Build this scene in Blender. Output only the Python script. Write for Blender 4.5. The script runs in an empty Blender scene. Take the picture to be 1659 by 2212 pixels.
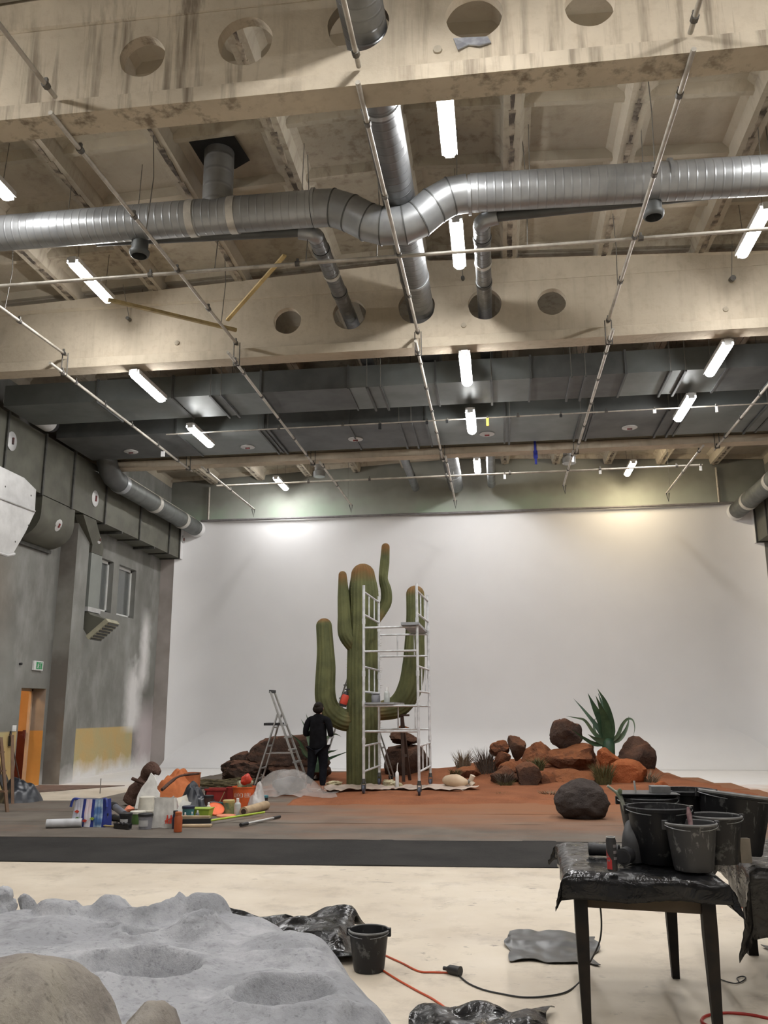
import bpy, bmesh, math, random
from mathutils import Vector, Matrix, noise as mnoise
R_ = math.radians
rnd = random.Random(7)
scene = bpy.context.scene
col = scene.collection
# ------------------------------------------------------------------ camera
IW, IH, FPX = 1659, 2212, 1850.0
PITCH, YAW, ROLL, EYE = R_(12.97), R_(7.45), -0.005, 1.57
_f = Vector((-math.sin(YAW)*math.cos(PITCH), math.cos(YAW)*math.cos(PITCH), math.sin(PITCH)))
_r = Vector((math.cos(YAW), math.sin(YAW), 0))
_u = _r.cross(_f)
CR = _r*math.cos(ROLL) + _u*math.sin(ROLL)
CU = _u*math.cos(ROLL) - _r*math.sin(ROLL)
cam_data = bpy.data.cameras.new('camera')
cam = bpy.data.objects.new('camera', cam_data); col.objects.link(cam)
cam_data.sensor_fit = 'VERTICAL'; cam_data.sensor_height = 36.0; cam_data.sensor_width = 27.0
cam_data.lens = FPX/IH*36.0
cam_data.clip_start = 0.05; cam_data.clip_end = 200
cam.matrix_world = Matrix(((CR.x, CU.x, -_f.x, 0), (CR.y, CU.y, -_f.y, 0), (CR.z, CU.z, -_f.z, EYE), (0, 0, 0, 1)))
scene.camera = cam
# measuring helpers: a sight line of the photograph met with a known plane of the hall
def _ray(px, py): return CR*((px-IW/2)/FPX) + CU*(-(py-IH/2)/FPX) + _f
def fl(px, py, z=0.0):
    d = _ray(px, py); t = (z-EYE)/d.z; return Vector((d.x*t, d.y*t, z))
def ay(px, py, Y):
    d = _ray(px, py); t = Y/d.y; return Vector((d.x*t, Y, EYE+d.z*t))
def ax(px, py, X):
    d = _ray(px, py); t = X/d.x; return Vector((X, d.y*t, EYE+d.z*t))
def mpp(Y): return Y*1.0/FPX*1.02      # metres per photo pixel at hall depth Y
# ------------------------------------------------------------------ world, exposure
world = bpy.data.worlds.new('world'); scene.world = world; world.use_nodes = True
world.node_tree.nodes['Background'].inputs[0].default_value = (0.6, 0.65, 0.7, 1)
world.node_tree.nodes['Background'].inputs[1].default_value = 0.02
vs = scene.view_settings
vs.view_transform = 'Standard'; vs.look = 'None'; vs.gamma = 1.0; vs.use_curve_mapping = False
vs.exposure = 0.38
LAMP_POWER = 92.0
scene.cycles.max_bounces = 6; scene.cycles.diffuse_bounces = 3; scene.cycles.glossy_bounces = 2
scene.cycles.transparent_max_bounces = 8; scene.cycles.transmission_bounces = 3
scene.cycles.caustics_reflective = False; scene.cycles.caustics_refractive = False
scene.cycles.use_denoising = True; scene.cycles.use_adaptive_sampling = True; scene.cycles.adaptive_threshold = .1; scene.cycles.adaptive_min_samples = 16
scene.cycles.sample_clamp_indirect = 4.0
# ------------------------------------------------------------------ node materials
class NT:
    def __init__(s, name):
        s.m = bpy.data.materials.new(name); s.m.use_nodes = True
        s.t = s.m.node_tree; s.b = s.t.nodes['Principled BSDF']
        s.pos = None
    def node(s, ty, **kw):
        n = s.t.nodes.new(ty)
        for k, v in kw.items(): setattr(n, k, v)
        return n
    def lk(s, a, b):
        if isinstance(a, (int, float)): b.default_value = a
        elif isinstance(a, tuple): b.default_value = a if len(a) == len(b.default_value) else tuple(a)+(1,)
        else: s.t.links.new(a, b)
    def P(s):
        if s.pos is None: s.pos = s.node('ShaderNodeNewGeometry').outputs['Position']
        return s.pos
    def obj(s):
        return s.node('ShaderNodeTexCoord').outputs['Object']
    def xyz(s, v=None):
        n = s.node('ShaderNodeSeparateXYZ'); s.lk(v or s.P(), n.inputs[0]); return n.outputs
    def scale(s, st, v=None):
        n = s.node('ShaderNodeMapping'); s.lk(v or s.P(), n.inputs[0]); n.inputs['Scale'].default_value = st; return n.outputs[0]
    def noise(s, sc, detail=4, v=None, rough=.55, dist=0):
        n = s.node('ShaderNodeTexNoise'); s.lk(v or s.P(), n.inputs['Vector'])
        n.inputs['Scale'].default_value = sc; n.inputs['Detail'].default_value = detail
        n.inputs['Roughness'].default_value = rough; n.inputs['Distortion'].default_value = dist
        return n.outputs['Fac']
    def voro(s, sc, v=None, feature='F1'):
        n = s.node('ShaderNodeTexVoronoi', feature=feature); s.lk(v or s.P(), n.inputs['Vector']); n.inputs['Scale'].default_value = sc
        return n.outputs['Distance']
    def mr(s, a, lo, hi, o0=0., o1=1.):
        n = s.node('ShaderNodeMapRange'); s.lk(a, n.inputs[0])
        for i, v in enumerate((lo, hi, o0, o1)): n.inputs[i+1].default_value = v
        return n.outputs[0]
    def ma(s, op, a, b=0.0):
        n = s.node('ShaderNodeMath', operation=op); s.lk(a, n.inputs[0]); s.lk(b, n.inputs[1]); return n.outputs[0]
    def mul(s, *a):
        r = a[0]
        for b in a[1:]: r = s.ma('MULTIPLY', r, b)
        return r
    def band(s, a, lo, hi, soft=.02):
        return s.mul(s.mr(a, lo-soft, lo+soft), s.mr(a, hi+soft, hi-soft))
    def mix(s, f, a, b):
        n = s.node('ShaderNodeMix', data_type='RGBA'); s.lk(f, n.inputs[0]); s.lk(a, n.inputs[6]); s.lk(b, n.inputs[7]); return n.outputs[2]
    def bump(s, h, strength=.3, dist=.02):
        n = s.node('ShaderNodeBump'); s.lk(h, n.inputs['Height']); n.inputs['Strength'].default_value = strength; n.inputs['Distance'].default_value = dist
        s.t.links.new(n.outputs[0], s.b.inputs['Normal'])
    def out(s, colr, rough=.7, metal=0., spec=None):
        s.lk(colr, s.b.inputs['Base Color']); s.lk(rough, s.b.inputs['Roughness']); s.lk(metal, s.b.inputs['Metallic'])
        if spec is not None: s.b.inputs['Specular IOR Level'].default_value = spec
        return s.m
def sh(c, k): return tuple(min(1, x*k) for x in c)
def simple(name, c, c2=None, sc=6., rough=.6, metal=0., bump=0., bsc=None, st=None, lo=.4, hi=.62, spec=None, bd=.01, detail=4):
    n = NT(name)
    v = n.scale(st) if st else None
    f = n.mr(n.noise(sc, detail, v), lo, hi)
    cc = n.mix(f, c, c2 if c2 else sh(c, .8))
    if bump: n.bump(n.noise(bsc or sc*4, 4, v), bump, bd)
    return n.out(cc, rough, metal, spec)
# ------------------------------------------------------------------ mesh helpers
class MB:
    def __init__(s): s.v = []; s.f = []; s.mi = []
    def add(s, vs_, fs, mi=0):
        o = len(s.v); s.v += [tuple(v) for v in vs_]
        for f in fs: s.f.append(tuple(i+o for i in f)); s.mi.append(mi)
        return s
    def box(s, c, size, rot=0., mi=0, taper=1.0):
        x, y, z = (k/2 for k in size); vs_ = []
        ca, sa = math.cos(rot), math.sin(rot)
        for dz in (-1, 1):
            t = taper if dz < 0 else 1.0
            for dx, dy in ((-1, -1), (1, -1), (1, 1), (-1, 1)):
                px, py = dx*x*t, dy*y*t
                vs_.append((c[0]+px*ca-py*sa, c[1]+px*sa+py*ca, c[2]+dz*z))
        return s.add(vs_, [(3, 2, 1, 0), (4, 5, 6, 7), (0, 1, 5, 4), (1, 2, 6, 5), (2, 3, 7, 6), (3, 0, 4, 7)], mi)
    def bb(s, lo, hi, mi=0):
        return s.box([(a+b)/2 for a, b in zip(lo, hi)], [b-a for a, b in zip(lo, hi)], 0, mi)
    def bar(s, a, b, w, h, up=(0, 0, 1), mi=0):
        a, b = Vector(a), Vector(b); d = (b-a).normalized(); up = Vector(up)
        sd = d.cross(up)
        if sd.length < 1e-4: sd = d.cross(Vector((1, 0, 0)))
        sd.normalize(); u2 = sd.cross(d).normalized()
        vs_ = []
        for p in (a, b):
            for i, j in ((-1, -1), (1, -1), (1, 1), (-1, 1)): vs_.append(p+sd*(i*w/2)+u2*(j*h/2))
        return s.add(vs_, [(3, 2, 1, 0), (4, 5, 6, 7), (0, 1, 5, 4), (1, 2, 6, 5), (2, 3, 7, 6), (3, 0, 4, 7)], mi)
    def tube(s, pts, r, n=10, caps=True, mi=0, prof=None):
        pts = [Vector(p) for p in pts]; k = len(pts)
        rs = r if isinstance(r, (list, tuple)) else [r]*k
        tan = []
        for i in range(k):
            d = (pts[min(i+1, k-1)]-pts[max(i-1, 0)])
            tan.append(d.normalized() if d.length > 1e-9 else Vector((0, 0, 1)))
        ref = Vector((0, 0, 1)) if abs(tan[0].z) < .9 else Vector((0, 1, 0))
        nx = (ref - tan[0]*ref.dot(tan[0])).normalized(); vs_ = []
        for i in range(k):
            if i:
                nx = nx - tan[i]*nx.dot(tan[i])
                nx = nx.normalized() if nx.length > 1e-6 else Vector((1, 0, 0))
            ny = tan[i].cross(nx)
            for j in range(n):
                a = 2*math.pi*j/n; q = prof[j] if prof else 1.0
                vs_.append(pts[i]+(nx*math.cos(a)+ny*math.sin(a))*rs[i]*q)
        fs = [(i*n+j, i*n+(j+1) % n, (i+1)*n+(j+1) % n, (i+1)*n+j) for i in range(k-1) for j in range(n)]
        if caps: fs += [tuple(range(n-1, -1, -1)), tuple((k-1)*n+j for j in range(n))]
        return s.add(vs_, fs, mi)
    def lathe(s, prof, n=20, c=(0, 0, 0), mi=0, cap0=True, cap1=True, sx=1., sy=1.):
        vs_ = [(c[0]+r*math.cos(2*math.pi*j/n)*sx, c[1]+r*math.sin(2*math.pi*j/n)*sy, c[2]+z) for r, z in prof for j in range(n)]
        k = len(prof)
        fs = [(i*n+j, i*n+(j+1) % n, (i+1)*n+(j+1) % n, (i+1)*n+j) for i in range(k-1) for j in range(n)]
        if cap0: fs.append(tuple(range(n-1, -1, -1)))
        if cap1: fs.append(tuple((k-1)*n+j for j in range(n)))
        return s.add(vs_, fs, mi)
    def grid(s, fn, nu, nv, mi=0, flip=False):
        vs_ = [fn(i/nu, j/nv) for j in range(nv+1) for i in range(nu+1)]
        w = nu+1
        fs = [(j*w+i, j*w+i+1, (j+1)*w+i+1, (j+1)*w+i) for j in range(nv) for i in range(nu)]
        if flip: fs = [f[::-1] for f in fs]
        return s.add(vs_, fs, mi)
    def prism(s, poly, z0, z1, mi=0):
        n = len(poly)
        vs_ = [(x, y, z0) for x, y in poly]+[(x, y, z1) for x, y in poly]
        return s.add(vs_, [tuple(range(n-1, -1, -1)), tuple(range(n, 2*n))]+[(i, (i+1) % n, n+(i+1) % n, n+i) for i in range(n)], mi)
    def xform(s, M):
        s.v = [tuple(M @ Vector(v)) for v in s.v]; return s
    def mesh(s, name, mats, smooth=None):
        me = bpy.data.meshes.new(name); me.from_pydata(s.v, [], s.f)
        for m in (mats if isinstance(mats, (list, tuple)) else [mats]): me.materials.append(m)
        if any(s.mi): me.polygons.foreach_set('material_index', s.mi)
        if smooth is not None:
            me.polygons.foreach_set('use_smooth', [True]*len(me.polygons))
            if smooth < 179: me.set_sharp_from_angle(angle=R_(smooth))
        me.validate(); me.update(); return me
    def build(s, name, mats, parent=None, smooth=None, local=False):
        # world coordinates unless local; a part is stored relative to its thing's origin
        if parent is not None and not local:
            o = wloc(parent); s.v = [(x-o.x, y-o.y, z-o.z) for x, y, z in s.v]
        elif parent is None and not local and s.v:
            xs, ys, zs = zip(*s.v); o = Vector(((min(xs)+max(xs))/2, (min(ys)+max(ys))/2, min(zs)))
            s.v = [(x-o.x, y-o.y, z-o.z) for x, y, z in s.v]
        ob = bpy.data.objects.new(name, s.mesh(name, mats, smooth)); col.objects.link(ob)
        if parent is not None: ob.parent = parent
        elif not local and s.v: ob.location = o
        return ob
def wloc(o):
    v = Vector(o.location); p = o.parent
    while p is not None: v += Vector(p.location); p = p.parent
    return v
def tag(o, label, cat, group=None, kind=None):
    o['label'] = label; o['category'] = cat
    if group: o['group'] = group
    if kind: o['kind'] = kind
    return o
def struct(o, label=None):
    o['kind'] = 'structure'
    if label: o['label'] = label
    return o
def thing(name, label, cat, loc=(0, 0, 0), rz=0., group=None):
    o = bpy.data.objects.new(name, None); col.objects.link(o); o.location = loc; o.rotation_euler = (0, 0, rz)
    o.empty_display_size = .1
    return tag(o, label, cat, group)
def dup(root, loc, rz=0., label=None, parent=None):
    def rec(o, par):
        c = o.copy(); col.objects.link(c); c.parent = par
        for ch in o.children: rec(ch, c)
        return c
    r = rec(root, parent); r.location = loc; r.rotation_euler = (0, 0, rz)
    if label: r['label'] = label
    return r
def child_copy(me, name, parent, loc, rot=(0, 0, 0), scale=(1, 1, 1)):
    o = bpy.data.objects.new(name, me); col.objects.link(o); o.parent = parent; o.location = loc; o.rotation_euler = rot; o.scale = scale
    return o
def catmull(pts, n=6):
    P = [Vector(p) for p in pts]; P = [P[0]*2-P[1]]+P+[P[-1]*2-P[-2]]; out = []
    for i in range(1, len(P)-2):
        for k in range(n):
            t = k/n; a, b, c, d = P[i-1:i+3]
            out.append(.5*((2*b)+(c-a)*t+(2*a-5*b+4*c-d)*t*t+(3*b-a-3*c+d)*t**3))
    out.append(P[-2]); return out
def nz(x, y, z=0., s=1.): return mnoise.noise(Vector((x*s, y*s, z*s)))
# ================================================================== materials of the hall
XL, XR, YB, YN = -10.0, 7.8, 25.0, -11.2
CX = -1.1
def ztop(x): return 8.78-.045*abs(x-CX)
BZ = 7.24
def m_cream(name, stain=1.0, base=(.585, .51, .395)):
    n = NT(name); P = n.P()
    big = n.noise(.8, 3); fine = n.noise(9, 5)
    c = n.mix(n.mr(big, .38, .66), base, sh(base, .78))
    c = n.mix(n.mul(n.mr(fine, .5, .75), .35), c, (.36, .29, .21))
    st = n.noise(1.0, 5, n.scale((5.5, 5.5, .35)), .65)
    area = n.mr(n.noise(.33, 2), .40, .58)
    c = n.mix(n.mul(n.mr(st, .50, .66), area, .75*stain), c, (.17, .135, .10))
    c = n.mix(n.mul(n.mr(n.noise(2.3, 6, None, .7), .68, .74), .45*stain), c, (.14, .115, .09))
    n.bump(n.noise(14, 6), .35, .02)
    return n.out(c, .85, 0, .25)
M_beam1 = m_cream('stained_concrete_beam', 1.15); M_beam = m_cream('whitewashed_concrete_beam', .22)
M_slab = m_cream('whitewashed_concrete_slab', .8, (.46, .41, .325))
M_peel = simple('peeling_joint', (.07, .055, .042), (.40, .34, .26), 5, .9)
def m_floor():
    n = NT('worn_cream_floor'); o = n.xyz()
    c = n.mix(n.mr(n.noise(.7, 4), .4, .65), (.65, .575, .465), (.54, .465, .365))
    c = n.mix(n.mul(n.mr(n.noise(2.4, 6, None, .7), .52, .68), .5), c, (.36, .305, .24))
    sp = n.mr(n.noise(11, 5, n.scale((.6, 1.0, 1)), .62), .63, .68)
    c = n.mix(n.mul(sp, n.mr(n.noise(.6, 2), .40, .62), .8), c, (.13, .11, .09))
    sc = n.mr(n.noise(4.2, 4, n.scale((.5, 2.2, 1)), .6, .4), .69, .73)
    c = n.mix(n.mul(sc, .6), c, (.25, .21, .17))
    # sprayed white paint in front of the cove, with its own ragged overspray edge
    yy = n.ma('ADD', o[1], n.mr(n.noise(.9, 3), 0, 1, -1.1, 1.1))
    c = n.mix(n.mr(yy, 16.6, 19.6), c, (.80, .79, .78))
    # red dust trodden out from the sand on the right
    rx = n.mul(n.mr(n.ma('ADD', o[0], n.mr(n.noise(1.6, 4), 0, 1, -.8, .8)), 3.4, 4.6), n.band(n.ma('ADD', o[1], n.mr(n.noise(2.2, 5), 0, 1, -1.2, 1.2)), 13.6, 19.0, .8))
    c = n.mix(n.mul(rx, n.mr(n.noise(3, 5, n.scale((.5, 1.6, 1))), .36, .66), .85), c, (.52, .22, .09))
    n.bump(n.noise(18, 5), .15, .01)
    return n.out(c, n.mr(n.noise(3, 3), .3, .7, .42, .7), 0, .35)
M_floor = m_floor()
def m_leftwall():
    n = NT('stained_plaster_wall'); o = n.xyz(); x, y, z = o[0], o[1], o[2]
    c = n.mix(n.mr(n.noise(.55, 4), .36, .64), (.27, .272, .255), (.17, .168, .152))
    c = n.mix(n.mul(n.mr(n.noise(1.1, 5, n.scale((1.4, 1.4, .6)), .6), .5, .7), .4), c, (.40, .40, .385))
    c = n.mix(n.mul(n.band(y, 13.5, 16.4, .5), n.band(z, 3.0, 5.2, .8), .6), c, (.23, .19, .145))
    c = n.mix(n.mul(n.band(y, 14.0, 15.2, .35), n.band(z, 3.9, 4.5, .3), .55), c, (.12, .27, .13))
    yel = n.mul(n.ma('MAXIMUM', n.band(y, 19.62, 23.1, .03), n.mr(y, 17.28, 17.24)), n.mr(z, 1.17, 1.14))
    yc = n.mix(n.mr(n.noise(1.2, 4), .4, .65), (.50, .36, .16), (.42, .37, .20))
    c = n.mix(yel, c, yc)
    # white and pink overspray next to the cove and along the foot of the wall
    nn = n.noise(2.2, 3)
    w1 = n.mul(n.band(n.ma('ADD', y, n.mr(nn, 0, 1, -.25, .25)), 22.6, 23.4, .3), n.mr(n.ma('ADD', z, n.mr(nn, 0, 1, -.5, .5)), 3.0, 2.3), n.mr(z, .95, 1.2))
    w2 = n.mul(n.band(n.ma('ADD', y, n.mr(nn, 0, 1, -.2, .2)), 23.4, 23.85, .22), n.mr(z, 4.5, 3.8), n.mr(z, 2.0, 2.6))
    w3 = n.mul(n.mr(n.ma('ADD', y, n.mr(nn, 0, 1, -.3, .3)), 23.0, 23.7), n.mr(z, 2.0, 1.2))
    w4 = n.mul(n.mr(n.ma('ADD', z, n.mr(nn, 0, 1, -.3, .3)), .42, .02), n.mr(y, 17, 20))
    c = n.mix(n.mul(w3, .75), c, (.60, .53, .54))
    c = n.mix(n.ma('MINIMUM', n.ma('ADD', n.ma('ADD', w1, w2), w4), .95), c, (.74, .73, .72))
    n.bump(n.noise(16, 5), .3, .015)
    return n.out(c, .85, 0, .2)
M_lwall = m_leftwall()
M_colside = simple('darker_side_plaster', (.155, .14, .12), (.26, .25, .225), .9, .85, bump=.3, bsc=14)
M_backwall = None
def m_back():
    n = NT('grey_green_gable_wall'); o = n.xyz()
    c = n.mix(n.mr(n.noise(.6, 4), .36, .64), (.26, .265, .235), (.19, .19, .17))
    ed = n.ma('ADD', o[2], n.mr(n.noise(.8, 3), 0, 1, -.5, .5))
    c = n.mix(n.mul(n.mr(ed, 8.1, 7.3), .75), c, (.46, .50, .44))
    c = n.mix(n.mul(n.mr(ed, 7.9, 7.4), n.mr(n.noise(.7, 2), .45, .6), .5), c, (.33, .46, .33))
    n.bump(n.noise(12, 4), .2, .01)
    return n.out(c, .85, 0, .2)
M_backwall = m_back()
def m_cyc():
    n = NT('matte_white_cove_paint')
    c = n.mix(n.mr(n.noise(.5, 3), .35, .65), (.76, .76, .765), (.72, .72, .725))
    return n.out(c, .75, 0, .25)
M_cyc = m_cyc()
M_galv = None
def m_galv(name, axis, base=(.50, .51, .52), rough=.34, freq=9.0):
    n = NT(name); o = n.xyz()
    a = n.mul(o[axis], freq)
    w = n.ma('PINGPONG', a, 1.0)
    c = n.mix(n.mr(n.noise(2.2, 4), .35, .65), base, sh(base, .72))
    c = n.mix(n.mul(n.mr(w, .80, .96), .25), c, sh(base, .5))
    n.bump(n.mr(w, .74, .97), .4, .008)
    return n.out(c, n.mr(n.noise(5, 3), .3, .7, rough-.06, rough+.1), .62)
M_galvx = m_galv('galvanised_spiral_duct_x', 0, (.40, .415, .425), .36, 19.0); M_galvy = m_galv('galvanised_spiral_duct_y', 1, (.21, .215, .22), .36, 14.0)
M_galvz = m_galv('galvanised_spiral_duct_z', 2, (.34, .35, .355), .45)
M_galv = simple('galvanised_sheet', (.37, .385, .395), (.29, .30, .31), 3, .38, .62, bump=.05, bsc=3)
M_galvd = simple('dull_galvanised_sheet', (.125, .13, .128), (.095, .10, .098), 2.2, .55, .55)
M_galvb = simple('bright_galvanised_sheet', (.62, .62, .61), (.5, .5, .49), 2.5, .5, .45)
M_wduct = simple('greenish_painted_duct', (.135, .134, .106), (.098, .096, .076), 1.6, .6, .25)
M_seam = simple('dark_flange', (.06, .06, .055), (.09, .09, .08), 8, .6, .3)
M_tube = simple('scaffold_tube_steel', (.52, .49, .43), (.38, .35, .30), 6, .5, .3)
M_clamp = simple('dark_clamp', (.10, .095, .09), (.16, .15, .13), 9, .6, .4)
M_wire = simple('hanger_wire', (.16, .15, .13), (.2, .19, .17), 9, .6, .3)
M_black = simple('matte_black', (.016, .016, .018), (.028, .028, .03), 9, .55)
M_white = simple('white_plastic', (.72, .72, .71), (.62, .62, .61), 7, .45)
M_wood = simple('pale_timber', (.46, .36, .17), (.34, .26, .12), 3, .7, st=(1, 6, 6), bump=.15, bsc=20)
def m_emit(name, c, s):
    m = bpy.data.materials.new(name); m.use_nodes = True; t = m.node_tree; t.nodes.clear()
    e = t.nodes.new('ShaderNodeEmission'); e.inputs[0].default_value = c+(1,); e.inputs[1].default_value = s
    o = t.nodes.new('ShaderNodeOutputMaterial'); t.links.new(e.outputs[0], o.inputs[0]); return m
M_tubelight = m_emit('cool_white_lamp_diffuser', (1.0, .985, .975), LAMP_POWER)
M_warmlight = m_emit('warm_white_lamp_diffuser', (1.0, .82, .55), LAMP_POWER)
# ================================================================== the setting
fl_o = MB().bb((XL-6, YN, -.2), (XR+.4, YB+.4, 0)).build('floor', M_floor); struct(fl_o, 'worn cream painted concrete floor')
# left wall, with a door opening and two window openings
wl = bpy.data.objects.new('wall_left', None); col.objects.link(wl); struct(wl, 'stained grey plaster side wall')
DY0, DY1, DH = 17.30, 18.32, 2.05
W1 = (20.15, 21.28); W2 = (21.62, 22.72); WZ0, WZ1 = 4.05, 5.40
T = .30
def wseg(y0, y1, z0, z1): MB().bb((XL-T, y0, z0), (XL, y1, z1)).build('wall_panel', M_lwall, wl)
wseg(YN, DY0, 0, 9); wseg(DY0, DY1, DH, 9); wseg(DY1, W1[0], 0, 9); wseg(W1[0], W1[1], 0, WZ0); wseg(W1[0], W1[1], WZ1, 9)
wseg(W1[1], W2[0], 0, 9); wseg(W2[0], W2[1], 0, WZ0); wseg(W2[0], W2[1], WZ1, 9); wseg(W2[1], YB+.3, 0, 9)
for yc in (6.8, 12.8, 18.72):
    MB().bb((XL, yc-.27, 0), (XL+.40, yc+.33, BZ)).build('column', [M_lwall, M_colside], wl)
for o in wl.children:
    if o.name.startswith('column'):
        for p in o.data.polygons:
            if p.normal.y < -.5: p.material_index = 1  # column sides facing the viewer get the darker plaster tone
MB().bb((XL, 24.45, 0), (XL+.42, 24.98, BZ)).build('column', simple('pinkish_overspray_plaster', (.45, .41, .39), (.33, .30, .27), .8, .85), wl)
# corridor behind the door, lit warm
M_corr = simple('orange_corridor_wall', (.72, .47, .26), (.66, .42, .22), 2, .8)
M_dado = simple('dark_red_dado', (.10, .018, .014), (.13, .025, .018), 2, .6)
M_jamb = simple('ochre_jamb_paint', (.62, .30, .07), (.55, .26, .06), 2, .7)
M_jambu = simple('dusty_jamb_plaster', (.34, .27, .21), (.28, .22, .17), 2, .8)
wc = bpy.data.objects.new('wall_corridor', None); col.objects.link(wc); struct(wc, 'orange lit corridor behind the doorway')
MB().bb((XL-2.6, 19.9, 1.1), (XL-T-.01, 20.0, 2.9)).bb((XL-2.6, 14.5, 1.1), (XL-2.5, 19.9, 2.9)).bb((XL-2.6, 14.4, 1.1), (XL-T-.01, 14.5, 2.9)).build('upper_wall', M_corr, wc)
MB().bb((XL-2.6, 19.9, 0), (XL-T-.01, 20.0, 1.1)).bb((XL-2.6, 14.5, 0), (XL-2.5, 19.9, 1.1)).bb((XL-2.6, 14.4, 0), (XL-T-.01, 14.5, 1.1)).build('dado', M_dado, wc)
MB().bb((XL-2.6, 14.4, 2.9), (XL-T-.01, 20.0, 3.0)).build('corridor_ceiling', M_corr, wc)
d1 = bpy.data.objects.new('door_1', None); col.objects.link(d1); struct(d1, 'open doorway with ochre jamb')
MB().bb((XL-T, DY1-.012, 1.15), (XL+.004, DY1+.0, DH)).build('jamb_upper', M_jambu, d1)
MB().bb((XL-T, DY1-.014, 0), (XL+.005, DY1+.0, 1.15)).build('jamb_lower', M_jamb, d1)
MB().bb((XL-T-.06, DY1-.07, 0), (XL-T, DY1+.02, DH)).bb((XL-T-.06, DY0-.02, 0), (XL-T, DY0+.05, DH)).bb((XL-T-.06, DY0, DH-.05), (XL-T, DY1, DH+.02)).build('door_frame', simple('peach_door_frame', (.66, .46, .30), None, 3, .6), d1)
b = MB().bb((XL-T-.10, DY1-.13, .98), (XL-T-.05, DY1-.085, 1.16)).bb((XL-T-.14, DY1-.15, 1.04), (XL-T-.08, DY1-.11, 1.07)); b.build('door_lock', M_dado, d1)
lamp_c = thing('corridor_lamp', 'warm ceiling lamp lighting the corridor beyond the open doorway', 'lamp', (XL-1.4, 17.6, 2.9))
MB().lathe([(.20, 0), (.20, -.05)], 16, (XL-1.4, 17.6, 2.9)).build('base', M_white, lamp_c)
MB().lathe([(.19, -.05), (.16, -.11), (.05, -.14)], 16, (XL-1.4, 17.6, 2.9)).build('globe', m_emit('corridor_bulb', (1, .66, .32), 75), lamp_c, 60)
# windows
M_frame = simple('white_window_frame', (.80, .81, .79), (.72, .73, .71), 4, .5)
def m_glass():
    n = NT('window_glass'); n.out((.8, .85, .83), .05, 0)
    n.b.inputs['Transmission Weight'].default_value = .85; return n.m
M_glass = m_glass()
M_curtain = simple('pale_blind', (.70, .73, .71), (.55, .58, .56), 1.5, .8, st=(1, 9, .3))
for i, (a, bq) in enumerate((W1, W2)):
    w = bpy.data.objects.new('window_%d' % (i+1), None); col.objects.link(w); w.location = (XL-.16, (a+bq)/2, WZ0)
    struct(w, 'white framed window high in the side wall')
    X0, X1 = XL-.20, XL-.13
    MB().bb((X0, a, WZ0), (X1, a+.07, WZ1)).bb((X0, bq-.07, WZ0), (X1, bq, WZ1)).bb((X0, a, WZ1-.07), (X1, bq, WZ1)).bb((X0, a, WZ0), (X1, bq, WZ0+.07)).build('window_frame', M_frame, w)
    MB().bb((X0+.03, a+.07, WZ0+.07), (X0+.04, bq-.07, WZ1-.07)).build('pane', M_glass, w)
    MB().bb((XL-.32, a-.1, WZ0-.1), (XL-.30, bq+.1, WZ1+.1)).build('blind', M_curtain, w)
# right wall, near wall, gable wall
wr = bpy.data.objects.new('wall_right', None); col.objects.link(wr); struct(wr, 'grey plaster wall on the right')
M_rwall = simple('grey_plaster', (.30, .29, .26), (.22, .215, .19), .7, .85, bump=.25, bsc=14)
MB().bb((XR, YN, 0), (XR+.3, YB+.3, 9)).build('wall_panel', M_rwall, wr)
for yc in (6.8, 12.8, 18.72, 24.7): MB().bb((XR-.40, yc-.27, 0), (XR, yc+.28, BZ)).build('column', M_rwall, wr)
struct(MB().bb((XL-.3, YN-.3, 0), (XR+.3, YN, 9)).build('wall_front', M_rwall), 'grey plaster wall behind the viewer')
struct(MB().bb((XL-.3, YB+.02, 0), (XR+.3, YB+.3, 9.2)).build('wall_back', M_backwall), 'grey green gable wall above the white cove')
# ---- ceiling: ribbed concrete slabs resting on the beams
ce = bpy.data.objects.new('ceiling', None); col.objects.link(ce); struct(ce, 'whitewashed ribbed concrete ceiling')
def roofplate():
    m = MB(); xs = (XL-.4, CX, XR+.4)
    for k in (0, 1):
        a, bq = xs[k], xs[k+1]
        m.add([(a, YN-.4, ztop(a)+.36), (bq, YN-.4, ztop(bq)+.36), (bq, YB+.4, ztop(bq)+.36), (a, YB+.4, ztop(a)+.36)], [(0, 1, 2, 3)])
    m.build('roof_deck', M_slab, ce)
roofplate()
def slab_mesh():
    m = MB(); Wd, L = 1.49, 5.99
    m.bb((-Wd/2, 0, .26), (Wd/2, L, .33))
    for s in (-1, 1):
        e = s*Wd/2
        poly = [(e, 0), (e-s*.10, 0), (e-s*.15, .20), (e-s*.24, .262), (e, .262)]
        n = len(poly)
        vs_ = [(x, y, z) for y in (0, L) for x, z in poly]
        fs = [tuple(range(n)), tuple(range(2*n-1, n-1, -1))]+[(i, n+i, n+(i+1) % n, (i+1) % n) for i in range(n)]
        m.add(vs_, fs)
    for k in range(6):
        y = .06+k*(L-.12)/5; w = .05
        vs_ = [(-Wd/2+.13, y-w*2, .262), (-Wd/2+.13, y-w*.8, .15), (-Wd/2+.13, y+w*.8, .15), (-Wd/2+.13, y+w*2, .262)]
        vs_ += [(-v[0], v[1], v[2]) for v in vs_]
        m.add(vs_, [(0, 1, 5, 4), (1, 2, 6, 5), (2, 3, 7, 6)])
    return m.mesh('ceiling_slab', M_slab)
SLAB = slab_mesh()
beams_y = (-5.2, .8, 6.8, 12.8, 18.8)
nsl = 6
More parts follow.
